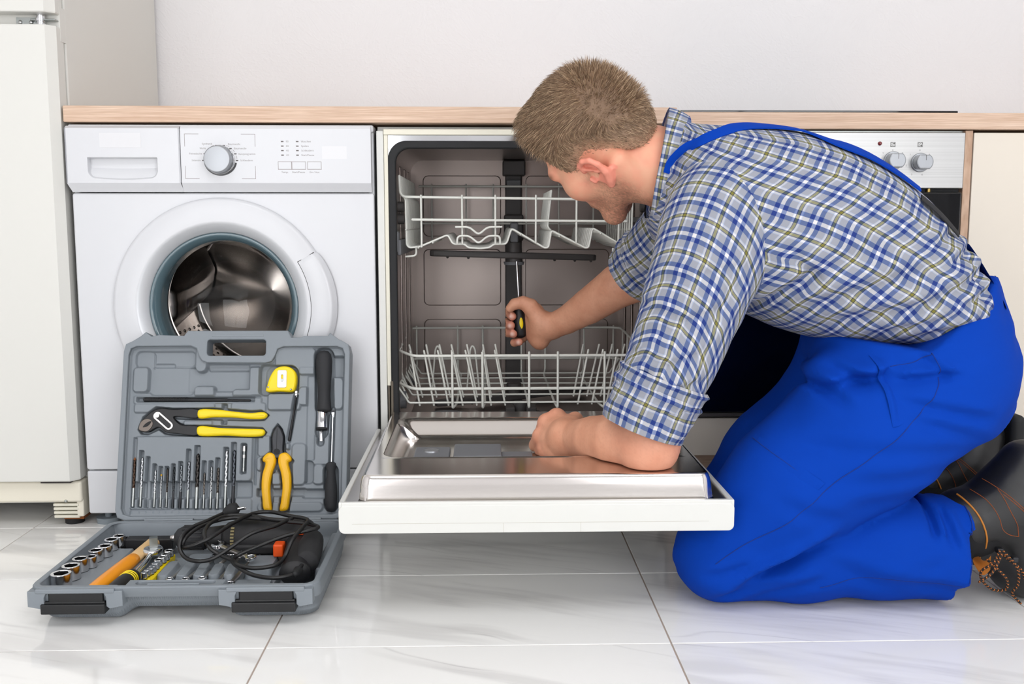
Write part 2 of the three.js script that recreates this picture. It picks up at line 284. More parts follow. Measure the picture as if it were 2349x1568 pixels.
// ---------- washing machine ----------
{
  const X0 = -0.812, X1 = -0.2185, cx = -0.5225, cy = 0.452;
  const t = thing('washing_machine', 'white front-loading washing machine with round glass door', 'washing machine', [-0.515, 0, -0.28]);
  const front = hole(rrect(X0, X1, 0.119, 0.678, 0.006), circ(cx, cy, 0.158));
  part('cabinet', [extr(front, -0.03, 0, 0.003, 48), box(X0, X0 + 0.012, 0.027, 0.8, -0.55, -0.01, 0.004), box(X1 - 0.012, X1, 0.027, 0.8, -0.55, -0.01, 0.004), box(X0, X1, 0.03, 0.8, -0.555, -0.543), box(X0, X1, 0.027, 0.04, -0.55, -0.02)], M.washer, t);
  part('top_plate', box(X0 - 0.001, X1 + 0.001, 0.796, 0.8105, -0.555, 0.004, 0.004), M.washer, t);
  part('kick_panel', box(X0, X1, 0.027, 0.1165, -0.03, 0.0, 0.004), M.washer, t);
  for (const [x, z] of [[-0.786, -0.035], [-0.246, -0.035], [-0.786, -0.51], [-0.246, -0.51]]) part('foot', [cylTo([x, 0, z], [x, 0.012, z], 0.024, 0.026, 8), cylTo([x, 0.012, z], [x, 0.03, z], 0.007)], M.greyFoot, t);
  // control panel: bevelled along its lower edge
  const prof = (x0, x1, seg) => { const s = shape([[0.0, 0.6795], [0.004, 0.6795], [0.0145, 0.697], [0.0145, 0.802], [0.009, 0.808], [-0.02, 0.808], [-0.02, 0.6795]]); return extr(s, x0, x1, 0.0012).rotateY(-PI / 2).scale(-1, 1, 1); };
  const fixed = (g) => { g = flat(g); const p = g.attributes.position; for (let k = 0; k < p.count; k += 3) { const b = [p.getX(k), p.getY(k), p.getZ(k)]; p.setXYZ(k, p.getX(k + 1), p.getY(k + 1), p.getZ(k + 1)); p.setXYZ(k + 1, ...b); } g.computeVertexNormals(); return g; };
  const S = (x0, x1) => { const g = prof(x0, x1); g.computeBoundingBox(); const b = g.boundingBox; if (Math.abs(b.min.x - x0) > 1e-3) g.translate(x0 - b.min.x, 0, 0); return fixed(g); };
  const panel = part('control_panel', S(-0.5925, -0.2215), M.washer, t);
  // printed front
  const W = 1380, H = 420, K = 1.45, cv = document.createElement('canvas'); cv.width = Math.round(W * K); cv.height = Math.round(H * K);
  const c = cv.getContext('2d'); c.fillStyle = '#d7d8db'; c.fillRect(0, 0, cv.width, cv.height); c.scale(K, K); c.translate(-875, -58);
  c.strokeStyle = '#5b4a44'; c.lineWidth = 2.4; const ln = (...p) => { c.beginPath(); c.moveTo(p[0], p[1]); for (let i = 2; i < p.length; i += 2) c.lineTo(p[i], p[i + 1]); c.stroke(); };
  ln(1003, 95, 900, 95, 900, 195); ln(1315, 95, 1418, 95, 1418, 195); ln(897, 348, 897, 450, 1000, 450); ln(1313, 450, 1415, 450, 1415, 348);
  const ticks = [[1033, 305], [1045, 252], [1081, 210], [1131, 187], [1187, 187], [1236, 210], [1270, 252], [1281, 305]], names = ['Intensiv', 'Feinwäsche', 'Wolle', 'Synthetik', 'Baumwolle', 'Baumwolle', 'Kurzprogramm', 'Schleudern'], ty = [305, 252, 209, 174, 176, 210, 254, 305], txp = [1013, 1026, 1055, 1102, 1217, 1261, 1293, 1305];
  c.fillStyle = '#3a3230'; c.textBaseline = 'middle';
  ticks.forEach(([x, y], i) => { c.fillRect(x - 9, y - 4.5, 18, 9); });
  c.lineWidth = 2; for (let i = 0; i < 7; i++) { const a = Math.atan2(ticks[i][1] - 300, ticks[i][0] - 1158), b = Math.atan2(ticks[i + 1][1] - 300, ticks[i + 1][0] - 1158), A = a < 0 ? a : a - 2 * PI, Bq = b < 0 ? b : (i === 6 ? b : b - 2 * PI); if (i === 3) continue; c.beginPath(); c.arc(1158, 300, 124, lerp(A, Bq, 0.3), lerp(A, Bq, 0.72)); c.stroke(); }
  c.fillStyle = '#6d6664'; c.font = '18.5px sans-serif'; names.forEach((n, i) => { c.textAlign = i < 4 ? 'right' : 'left'; c.fillText(n, txp[i], ty[i]); });
  c.strokeStyle = '#17171a'; c.lineWidth = 15; c.beginPath(); c.arc(1158, 303, 116, 0.17, PI - 0.17); c.stroke(); c.strokeStyle = '#6a6360'; c.lineWidth = 2; c.beginPath(); c.arc(1158, 300, 105, 0, 2 * PI); c.stroke();
  c.textAlign = 'left'; [['90', 'Waschen'], ['60', 'Spülen'], ['40', 'Schleudern'], ['20', 'Start/Pause']].forEach(([a, b], i) => { const y = 154 + i * 36; c.fillStyle = '#4a403d'; c.fillRect(1609, y - 5, 19, 9); c.fillRect(1720, y - 5, 19, 9); c.fillStyle = '#6d6664'; c.fillText(a, 1645, y); c.fillText(b, 1757, y); });
  c.textAlign = 'center'; [['Temp.', 1633], ['Start/Pause', 1734], ['Ein / Aus', 1852]].forEach(([s, x]) => c.fillText(s, x, 398));
  c.strokeStyle = '#6b5a52'; c.lineWidth = 2; for (const [a, b] of [[1584, 1684], [1686, 1788], [1801, 1904]]) c.strokeRect(a, 314, b - a, 62);
  c.fillStyle = '#dedee0'; c.fillRect(1912, 190, 182, 100);
  const pt = new THREE.CanvasTexture(cv); pt.colorSpace = THREE.SRGBColorSpace;
  const px0 = -0.590, px1 = -0.2265, py0 = 0.6985, py1 = 0.8005, U = (x) => px0 + (x - 875) / W * (px1 - px0), Vv = (y) => py1 - (y - 58) / H * (py1 - py0);
  part('printed_panel', grid(1, 1, (u, v) => [lerp(px0, px1, u), lerp(py0, py1, v), 0.01475]), mat(0xffffff, 0.32, 0, { map: pt, clearcoat: 0.25, clearcoatRoughness: 0.2 }), panel, 'printed programme names and brackets');
  for (const [a, b] of [[1584, 1684], [1686, 1788], [1801, 1904]]) part('push_button', box(U(a + 3), U(b - 3), Vv(373), Vv(317), 0.0142, 0.0156, 0.0006), M.washer, panel);
  const kx = U(1155), ky = Vv(299);
  const kn = part('program_knob', latheZ([[0.0275, 0.0148], [0.0275, 0.019], [0.0265, 0.0205], [0.0262, 0.036], [0.0255, 0.0385], [0.0235, 0.0402], [0, 0.0404]], kx, ky, 48), M.silver, t, 'round silver programme knob');
  part('knob_ring', latheZ([[0.0285, 0.0147], [0.0285, 0.0168], [0.0275, 0.0172]], kx, ky, 48), M.chrome, kn);
  // drawer with a recessed grip
  const dx0 = -0.815, dx1 = -0.594, D = part('detergent_drawer', [box(dx0, dx1, 0.6985, 0.802, -0.02, 0.0, 0.002), S(dx0, dx1)].slice(0, 1), M.washer, t);
  const grip = (x, y) => { const l = -0.773, r = -0.6385, top = 0.7455, bot = 0.7075 - 0.004 * Math.sin(PI * clamp((x - l) / (r - l))); const q = 0.014; const sx = Math.min(x - l, r - x), sy = y - bot; let e = Math.min(sx, top - y, sy); if (sx < q && sy < q) e = Math.min(e, q - Math.hypot(q - sx, q - sy)); return ss(0, 0.0016, e) * (0.006 + 0.016 * ss(bot, top, y)); };
  part('drawer_front', grid(220, 110, (u, v) => { const x = lerp(dx0, dx1, u), y = lerp(0.697, 0.8025, v); return [x, y, 0.0145 - 0.003 * ss(0.0025, 0, Math.min(x - dx0, dx1 - x)) - grip(x, y)]; }), M.washer, D);
  part('drawer_chin', [grid(8, 6, (u, v) => [lerp(dx0 + 0.006 * (1 - v), dx1 + 0.003 * (1 - v), u), lerp(0.6795, 0.697, v), lerp(0.003, 0.0145, v)]), grid(1, 4, (u, v) => [lerp(dx0, dx0 + 0.006, u * 0), lerp(0.697, 0.8025, v), lerp(-0.02, 0.0145, u)]), grid(8, 3, (u, v) => [lerp(dx0, dx1, u), 0.8025 + 0.005 * ss(0, 1, v), 0.0145 - 0.01 * v])], M.washer, D);
  part('blank_plate', box(-0.748, -0.668, 0.765, 0.793, 0.0143, 0.0149), mat(0xdedee0, 0.35), D);
  // door: raised ring, silver bevel, glass bowl
  const door = new THREE.Group(); door.name = 'door'; t.add(door);
  part('door_ring', latheZ([[0.2165, 0.0002], [0.2168, 0.006], [0.2145, 0.0115], [0.209, 0.0145], [0.19, 0.0165], [0.1715, 0.0165], [0.1685, 0.0155]], cx, cy, 96), M.washer, door);
  part('silver_bevel', latheZ([[0.1688, 0.0158], [0.165, 0.0145], [0.15, 0.004], [0.1485, -0.004], [0.1485, -0.012]], cx, cy, 96), mat(0xd6d8db, 0.36, 0.3), door);
  part('glass_rim', latheZ([[0.1485, -0.002], [0.146, 0.001], [0.141, -0.001], [0.1335, -0.012], [0.131, -0.022], [0.129, -0.05]], cx, cy, 96), M.glassRim, door);
  part('glass_bowl', latheZ([[0.1312, -0.02], [0.127, -0.035], [0.118, -0.07], [0.105, -0.095], [0.07, -0.115], [0.03, -0.122], [0.0005, -0.123]], cx, cy, 96), M.glass, door);
  const ga = (a, r, z) => [cx + Math.cos(a) * r, cy + Math.sin(a) * r, z];
  part('handle', [grid(40, 8, (u, v) => { const a = lerp(0.53, -0.42, u), bul = Math.sin(PI * clamp(u)), r = lerp(0.178, 0.2165 + 0.0115 * Math.sqrt(bul), v); return ga(a, r, 0.0172 + 0.0045 * Math.pow(Math.sin(PI * clamp(v * 0.9 + 0.05)), 0.6) * Math.pow(bul, 0.3) - 0.012 * ss(0.85, 1, v)); })], M.washer, door);
  part('handle_gap', [sweep(Array.from({ length: 41 }, (_, i) => ga(lerp(0.535, -0.43, i / 40), 0.1775, 0.0166)), 0.0009, 6), sweep(Array.from({ length: 9 }, (_, i) => ga(0.535, lerp(0.1775, 0.214, i / 8), 0.0164 - 0.003 * i / 8)), 0.0009, 6)], M.darkPlastic, door);
  part('door_gasket', latheZ([[0.158, -0.02], [0.156, -0.045], [0.149, -0.07], [0.14, -0.082], [0.1405, -0.095], [0.158, -0.1], [0.17, -0.09]], cx, cy, 72), M.gasket, t);
  const DR = 0.198, drum = part('drum', latheZ([[0.14, -0.1], [0.146, -0.096], [0.152, -0.1], [0.188, -0.112], [DR, -0.125], [DR, -0.46], [0.185, -0.48], [0.1, -0.465], [0.0005, -0.455]], cx, cy + 0.002, 96), new THREE.MeshPhysicalMaterial({ color: 0xaaa39d, roughness: 0.2, metalness: 1, side: THREE.DoubleSide }), t);
  const PA = [3.08, 3.08 + 2.094, 3.08 + 4.189];
  for (const a0 of PA) part('drum_paddle', grid(40, 30, (u, v) => { const q = (u - 0.5) * 2, a = a0 + q * 0.42 - 0.25 * (v - 0.5), w = Math.abs(q), h = 0.066 * (w < 0.3 ? 1 - 0.12 * w : Math.pow(Math.cos((w - 0.3) / 0.7 * PI / 2), 1.1) * 0.964) * (0.72 + 0.28 * Math.sin(PI * clamp(v * 0.8 + 0.15))) * ss(0, 0.05, v), r = DR - 0.0005 - h; return [cx + Math.cos(a) * r, cy + Math.sin(a) * r, lerp(-0.122, -0.463, v)]; }), M.drum, drum);
  const dim = []; for (const a0 of PA) for (let i = 0; i < 10; i++) for (let j = 0; j < 17; j++) { const a = a0 + 0.5 + i * 0.12 + (j % 2) * 0.06, g = new THREE.SphereGeometry(0.0042, 8, 5); g.translate(cx + Math.cos(a) * DR, cy + Math.sin(a) * DR, -0.14 - j * 0.0185); dim.push(g); }
  part('drum_dimples', dim, M.drum, drum).userData.kind = 'stuff';
}
// ---------- dishwasher ----------
{
  const X0 = -0.2125, X1 = 0.3785, cx = 0.081, TX0 = -0.186, TX1 = 0.348, TY0 = 0.2, TY1 = 0.777, ZB = -0.525;
  const t = thing('dishwasher', 'open white dishwasher with steel interior under the worktop', 'dishwasher', [cx, 0, -0.28]);
  part('cabinet', [box(X0, X0 + 0.0145, 0.06, 0.8, -0.56, -0.001, 0.002), box(X1 - 0.0145, X1, 0.06, 0.8, -0.56, -0.001, 0.002), box(X0, X1, 0.802, 0.81, -0.56, -0.03), box(X0, X1, 0.06, 0.8, -0.565, -0.557), box(X0 + 0.01, X1 - 0.01, 0.06, 0.07, -0.55, -0.06)], M.doorWhite, t);
  part('base_panel', box(X0 + 0.004, X1 - 0.004, 0.012, 0.165, -0.075, -0.06, 0.003), M.doorWhite, t);
  for (const [x, z] of [[X0 + 0.05, -0.1], [X1 - 0.05, -0.1], [X0 + 0.05, -0.5], [X1 - 0.05, -0.5]]) part('foot', cylTo([x, 0, z], [x, 0.065, z], 0.018), M.greyFoot, t);
  part('edge_strip', [box(-0.1975, -0.1895, 0.29, 0.8, -0.02, 0.001, 0.0015), box(0.355, 0.3635, 0.29, 0.8, -0.02, 0.001, 0.0015), box(-0.198, 0.364, 0.7915, 0.803, -0.02, 0.004, 0.002)], M.plate, t, 'yellowed cream sealing strip');
  part('front_flange', extr(hole(shape([[-0.1905, 0.195], [0.3565, 0.195], [0.3565, 0.7925], [-0.1905, 0.7925]]), rrect(TX0, TX1, TY0 + 0.004, TY1, 0.035, THREE.Path)), -0.016, -0.004, 0.001), M.chrome, t);
  part('door_seal', extr(hole(rrect(TX0 - 0.0035, TX1 + 0.0035, TY0 + 0.012, TY1 + 0.0035, 0.036), rrect(TX0 + 0.0115, TX1 - 0.0115, TY0 + 0.016, TY1 - 0.0115, 0.028, THREE.Path)), -0.014, 0.003, 0.003), M.rubber, t);
  part('tub', [extr(hole(rrect(TX0, TX1, TY0, TY1, 0.035), rrect(TX0 + 0.0025, TX1 - 0.0025, TY0 + 0.0025, TY1 - 0.0025, 0.033, THREE.Path)), ZB - 0.002, -0.012, 0, 10), extr(rrect(TX0 + 0.001, TX1 - 0.001, TY0 + 0.001, TY1 - 0.001, 0.034), ZB - 0.004, ZB)], M.tub, t);
  // embossed fields of the rear wall
  for (const [a, b] of [[-0.153, 0.043], [0.105, 0.318]]) for (const [p, q] of [[0.585, 0.737], [0.41, 0.553], [0.225, 0.375]]) part('rear_panel', extr(rrect(a, b, p, q, 0.014), ZB, ZB + 0.0065, 0.002, 6), M.tub, t);
  for (const s of [0, 1]) for (let i = 0; i < 4; i++) { const z = -0.09 - i * 0.115, x = s ? TX1 - 0.0025 : TX0 + 0.0025; part('side_rib', box(s ? x - 0.005 : x, s ? x : x + 0.005, 0.25, 0.74, z - 0.035, z + 0.035, 0.0024), M.tub, t); }
  part('water_pipe', [box(0.054, 0.0955, 0.205, 0.765, ZB, ZB + 0.018, 0.004), box(0.047, 0.103, 0.735, 0.772, ZB, ZB + 0.055, 0.004)], M.darkPlastic, t, 'dark water column on the rear wall');
  part('pipe_bracket', [box(0.057, 0.093, 0.708, 0.726, ZB + 0.018, ZB + 0.026, 0.003), ...[0.067, 0.083].map((x) => cylTo([x, 0.716, ZB + 0.024], [x, 0.716, ZB + 0.029], 0.0028))], M.midPlastic, t);
  for (const s of [-1, 1]) { const x = s < 0 ? TX0 + 0.0125 : TX1 - 0.0125;
    part('rail', [box(x - 0.004, x + 0.004, 0.553, 0.585, -0.46, -0.04, 0.003), box(x - 0.004, x + 0.004, 0.62, 0.632, -0.46, -0.1, 0.002)], M.midPlastic, t);
    for (const [y, z] of [[0.652, -0.09], [0.628, -0.09], [0.652, -0.4]]) part('roller', cylTo([x - 0.007, y, z], [x + 0.007, y, z], 0.0115, 0.0115, 20), M.darkPlastic, t);
    for (const z of [-0.1, -0.4]) part('roller', cylTo([x - 0.006, 0.243, z], [x + 0.006, 0.243, z], 0.019, 0.019, 24), M.midPlastic, t); }
  // spray arms
  const arm = (len, y, z, tilt, turn, name) => { const s = blob([[-len, -0.006], [-len * 0.5, -0.016], [0, -0.024], [len * 0.5, -0.016], [len, -0.006], [len, 0.006], [len * 0.5, 0.014], [0, 0.024], [-len * 0.5, 0.014], [-len, 0.006]], 70); return part(name, [extr(s, -0.008, 0.006, 0.003, 4).rotateX(-PI / 2).rotateZ(tilt).rotateY(turn).translate(0.0685, y, z), cylTo([0.0685, y - 0.017, z], [0.0685, y + 0.028, z], 0.02, 0.017, 24), ...[-0.8, -0.55, 0.5, 0.75, 0.95].map((k) => new THREE.SphereGeometry(0.0032, 8, 6).translate(k * len, -0.009, 0).rotateZ(tilt).rotateY(turn).translate(0.0685, y, z))], M.darkPlastic, t, 'dark plastic spray arm'); };
  arm(0.19, 0.5465, -0.27, -0.032, 0.12, 'upper_spray_arm');
  part('spray_arm_nut', cylTo([0.0685, 0.524, -0.27], [0.0685, 0.531, -0.27], 0.022, 0.024, 24), M.midPlastic, t); part('pipe_clip', box(0.06, 0.078, 0.575, 0.62, -0.29, -0.25, 0.004), M.midPlastic, t);
  part('feed_pipe', [box(0.05, 0.099, 0.574, 0.64, -0.5, -0.478, 0.006), box(0.058, 0.08, 0.574, 0.59, -0.48, -0.27, 0.004)], M.darkPlastic, t);
  arm(0.2, 0.222, -0.27, 0, 0.5, 'lower_spray_arm');
  part('sump', [box(TX0 + 0.01, TX1 - 0.01, 0.2015, 0.2045, -0.5, -0.02, 0.001), latheZ([[0.072, 0], [0.072, 0.006], [0.066, 0.009], [0.05, 0.006], [0.0005, 0.004]], 0, 0, 40).rotateX(-PI / 2).translate(-0.075, 0.204, -0.1)], M.tub, t);
  part('filter_cap', [lathe([[0.052, 0.2], [0.052, 0.209], [0.046, 0.212], [0.03, 0.21], [0.0005, 0.21]], 40).translate(0.078, 0, -0.11), box(0.045, 0.066, 0.206, 0.226, -0.14, -0.095, 0.003), box(0.09, 0.112, 0.206, 0.226, -0.14, -0.095, 0.003), cylTo([0.078, 0.205, -0.13], [0.078, 0.232, -0.13], 0.018, 0.016)], M.darkPlastic, t);
  part('salt_cap', lathe([[0.046, 0.2], [0.046, 0.21], [0.04, 0.214], [0.0005, 0.214]], 40).translate(-0.08, 0, -0.09), M.midPlastic, t);
  // the opened door
  const d = new THREE.Group(); d.name = 'door'; t.add(d);
  const DX0 = -0.2195, DX1 = 0.3785, z0 = 0.012, z1 = 0.545;
  part('door_panel', [extr(hole(rrect(DX0, DX1, -0.045, 0.0, 0.009), rrect(DX0 + 0.006, DX1 - 0.006, -0.04, 0.03, 0.004, THREE.Path)).holes.length ? rrect(DX0, DX1, 0.1555, 0.1985, 0.009) : null, z0 + 0.43, z1, 0.0012, 8), box(DX0, DX1, 0.156, 0.185, z0, z0 + 0.44, 0.002), box(DX0, DX0 + 0.008, 0.18, 0.2035, z0, z1 - 0.0015, 0.002), box(DX1 - 0.008, DX1, 0.18, 0.2035, z0, z1 - 0.0015, 0.002), box(DX0 + 0.004, DX1 - 0.004, 0.193, 0.2035, z1 - 0.009, z1 - 0.0005, 0.002)], M.doorWhite, d);
  part('seam', [box(DX0 + 0.02, 0.34, 0.1706, 0.1710, z1 - 0.001, z1 + 0.00015), box(0.0278, 0.0282, 0.156, 0.1706, z1 - 0.001, z1 + 0.0002), box(0.1448, 0.1452, 0.156, 0.1706, z1 - 0.001, z1 + 0.0002)], mat(0xb9b4a6, 0.7), d);
  part('inner_plate', box(DX0 + 0.008, DX1 - 0.008, 0.19, 0.2005, z0, z1 - 0.009), M.steel, d);
  const lx0 = -0.1925, lx1 = 0.3515, lz0 = 0.02, lz1 = 0.527, rx0 = -0.168, rx1 = 0.327, rz0 = 0.075, rz1 = 0.405;
  const rr = (x, z, a, b, c, e, r) => { const dx = Math.max(a + r - x, x - b + r, 0), dz = Math.max(c + r - z, z - e + r, 0); return (dx || dz) ? r - Math.hypot(dx, dz) : Math.min(x - a, b - x, z - c, e - z); };
  part('steel_liner', grid(300, 280, (u, v) => {
    const x = lerp(lx0, lx1, u), z = lerp(lz1, lz0, v), e = rr(x, z, lx0, lx1, lz0 - 0.05, lz1, 0.022);
    let y = 0.2005 + 0.0385 * (e <= 0 ? 0 : Math.pow(clamp(1 - Math.pow(1 - clamp(e / 0.011), 2.4)), 0.5));
    y += 0.0012 * ss(0.004, 0, Math.abs(z - rz1 - 0.004)) * ss(0, 0.02, e - 0.02);
    const q = rr(x, z, rx0, rx1, rz0, rz1, 0.028);
    y -= 0.031 * ss(0, 1, clamp(q / (z < rz0 + 0.06 ? 0.05 : 0.03)));
    y += 0.0014 * ss(0.0025, 0.0005, Math.abs(x - (lx0 + 0.012) - (0.41 - z) * 0.05)) * ss(0.3, 0.36, z) * 0;
    return [x, y, z];
  }), M.liner, d, 'polished steel door liner with a deep tray');
  const disp = part('detergent_dispenser', [box(-0.125, -0.062, 0.206, 0.2145, 0.225, 0.31, 0.003), box(-0.055, 0.03, 0.206, 0.2175, 0.215, 0.31, 0.003), box(0.03, 0.085, 0.206, 0.211, 0.25, 0.3, 0.002)], M.midPlastic, d, 'grey detergent dispenser');
  part('rinse_cap', cylTo([-0.095, 0.2145, 0.26], [-0.095, 0.217, 0.26], 0.014, 0.013, 24), M.silver, disp);
  for (const x of [X0 + 0.0245, X1 - 0.0245]) part('hinge', [box(x - 0.003, x + 0.003, 0.2, 0.3, -0.02, 0.004, 0.002), box(x - 0.008, x - 0.005, 0.2, 0.29, -0.02, 0.002)], mat(0x6d655a, 0.6, 0.6), t);
}
// ---------- dish racks ----------
{
  const W = M.wireWhite, R = 0.0022;
  let t = thing('upper_dish_rack', 'white wire upper dish rack above the grey spray arm', 'dish rack', [0.078, 0.565, -0.26]);
  const prof = [[-0.172, 0.715], [-0.171, 0.679], [-0.16, 0.668], [-0.159, 0.575], [-0.154, 0.569], [-0.134, 0.57], [-0.074, 0.595], [-0.064, 0.576], [-0.04, 0.576], [-0.033, 0.569], [-0.008, 0.567], [0.012, 0.569], [0.02, 0.576], [0.046, 0.576], [0.057, 0.608], [0.125, 0.568], [0.133, 0.569], [0.139, 0.604], [0.209, 0.568], [0.216, 0.569], [0.224, 0.609], [0.299, 0.565], [0.304, 0.569], [0.306, 0.66]];
  const base = wire(prof.map(([x, y]) => [x, y, 0]), R, 0.006, 6);
  for (let i = 0; i < 13; i++) { const o = new THREE.Mesh(base, W); o.name = 'cross_wire'; o.position.set(-0.078, -0.565, 0.26 - 0.05 - i * 0.034); t.add(o); }
  const tall = wire([[0.14, 0.686, 0], [0.132, 0.611, 0], [0.139, 0.604, 0]], R, 0.006, 6);
  for (let i = 0; i < 8; i++) { const o = new THREE.Mesh(tall, W); o.name = 'divider_wire'; o.position.set(-0.078, -0.565, 0.26 - 0.07 - i * 0.034); t.add(o); }
  part('top_rail', wire([[-0.172, 0.715, -0.048], [-0.171, 0.68, -0.048], [-0.164, 0.672, -0.046], [0.3, 0.666, -0.046], [0.312, 0.668, -0.052], [0.312, 0.705, -0.46], [0.3, 0.708, -0.472], [-0.16, 0.709, -0.472]], 0.0028, 0.01), W, t);
  part('front_rail', wire([[-0.147, 0.626, -0.046], [0.294, 0.622, -0.046]], 0.0028), W, t);
  for (const [x, y] of [[-0.128, 0.57], [-0.0445, 0.577], [0.0235, 0.577], [0.1065, 0.578], [0.19, 0.579], [0.277, 0.577]]) part('upright_wire', wire([[x, x > 0.25 ? 0.622 : 0.6755, -0.0435], [x, y, -0.0475]], R), W, t);
  part('clip_wire', wire([[-0.058, 0.611], [-0.03, 0.611], [-0.011, 0.595], [0.008, 0.611], [0.037, 0.611]].map(([x, y]) => [x, y, -0.04]), R), W, t);
  part('clip_wire', wire([[-0.055, 0.577], [-0.054, 0.593], [-0.03, 0.593], [-0.011, 0.577], [0.008, 0.593], [0.033, 0.593], [0.033, 0.577]].map(([x, y]) => [x, y, -0.04]), R), W, t);
  for (const y of [0.618]) part('rear_rail', wire([[-0.158, y, -0.473], [0.305, y - 0.001, -0.473]], 0.0028), W, t);
  for (const x of [-0.129, -0.044, 0.023, 0.105, 0.186, 0.272]) part('upright_wire', wire([[x, 0.714, -0.475], [x, 0.577, -0.47]], R), W, t);
  for (const s of [-0.16, 0.307]) part('side_rail', wire([[s, 0.605, -0.045], [s, 0.605, -0.47]], R), W, t);
  for (const [x, y] of [[-0.105, 0.582], [-0.135, 0.5715], [0.075, 0.598], [0.155, 0.595], [0.24, 0.6], [0.28, 0.577]]) part('floor_wire', wire([[x, y - 0.003, -0.045], [x, y - 0.003, -0.47]], R), W, t);
  for (const [x, s] of [[-0.14, 1], [0.268, -1]]) part('hook_wire', wire([[x, 0.567, -0.06], [x, 0.552, -0.06], [x - s * 0.022, 0.55, -0.06]], R), W, t);
  for (const x of [-0.179, 0.327]) part('rack_slider', box(x - 0.005, x + 0.005, 0.558, 0.602, -0.075, -0.04, 0.004), M.midPlastic, t);

  t = thing('lower_dish_rack', 'white wire lower dish rack with leaning plate tines', 'dish rack', [0.078, 0.225, -0.26]);
  const cx = 0.078, mir = (x) => 2 * cx - x;
  const loop = (y, dy, in_, r) => { const L = [[-0.149 + in_, y, -0.048], [-0.18 + in_, y + 0.008, -0.075], [-0.186 + in_, y + dy, -0.45], [-0.17 + in_, y + dy, -0.472]]; const P = [...L, ...L.slice().reverse().map(([x, a, z]) => [mir(x), a, z])].map((p) => V3(...p)); const Q = []; P.forEach((p, i) => { const a = P[(i + 7) % 8], b = P[(i + 1) % 8]; const A = p.clone().lerp(a, Math.min(0.45, 0.012 / p.distanceTo(a))), B = p.clone().lerp(b, Math.min(0.45, 0.012 / p.distanceTo(b))); for (let j = 0; j <= 3; j++) { const s = j / 3; Q.push(A.clone().multiplyScalar((1 - s) ** 2).addScaledVector(p, 2 * s * (1 - s)).addScaledVector(B, s * s)); } }); return sweep(Q, r, 8, true); };
  part('top_rail', loop(0.3445, 0.013, 0, 0.003), W, t);
  part('middle_rail', loop(0.275, 0.005, 0, 0.0033), W, t);
  for (const [k, z] of [-0.055, -0.15, -0.225, -0.3, -0.38, -0.455].entries()) part('floor_wire', wire([[-0.182, 0.28, z], [-0.163, 0.252, z], [-0.159, 0.2445, z], [mir(-0.159), 0.2445, z], [mir(-0.163), 0.252, z], [mir(-0.182), 0.28, z]], R, 0.008), W, t);
  for (const x of [-0.067, -0.004, 0.0935, 0.1535, 0.2515]) { part('upright_wire', wire([[x, 0.3525, -0.0445], [x, 0.2335, -0.0455], [x + (cx - x) * 0.06, 0.2405, -0.07], [x + (cx - x) * 0.06, 0.2405, -0.45], [x, 0.252, -0.474], [x, 0.362, -0.4755]], 0.0026, 0.006), W, t); }
  for (const x of [-0.17, mir(-0.17)]) part('upright_wire', wire([[x, 0.362, -0.4755], [x, 0.24, -0.474]], R), W, t);
  for (const s of [0, 1]) for (const z of [-0.1, -0.17, -0.25, -0.33, -0.41]) { const f = (x) => s ? mir(x) : x; part('side_wire', wire([[f(-0.185), 0.356, z], [f(-0.184), 0.29, z], [f(-0.164), 0.246, z]], R), W, t); }
  const tines = [[-0.07, [[-0.156, -0.137], [-0.127, -0.107], [-0.098, -0.076], [-0.069, -0.046], [-0.04, -0.016], [-0.003, 0.014], [0.022, 0.044]], 0.353, 0.2355], [-0.15, [[-0.164, -0.136], [-0.127, -0.105], [-0.098, -0.075], [-0.072, -0.046], [-0.038, -0.016], [-0.003, 0.015], [0.024, 0.045]], 0.3555, 0.239], [-0.15, [[0.217, 0.196], [0.252, 0.226], [0.281, 0.256], [0.308, 0.285]], 0.355, 0.24], [-0.07, [[0.22, 0.198], [0.251, 0.228], [0.282, 0.259]], 0.354, 0.237]];
  for (const [z, L, y1, y0] of tines) for (const [a, b] of L) part('tine', wire([[a, y1, z], [b, y0, z]], R, 0, 7), W, t);
  for (const dx of [0, 0.079]) part('loop_wire', wire([[-0.119 + dx, 0.242, -0.225], [-0.111 + dx, 0.335, -0.225], [-0.106 + dx, 0.345, -0.225], [-0.1 + dx, 0.335, -0.225], [-0.091 + dx, 0.242, -0.225]], R, 0.006), W, t);
}
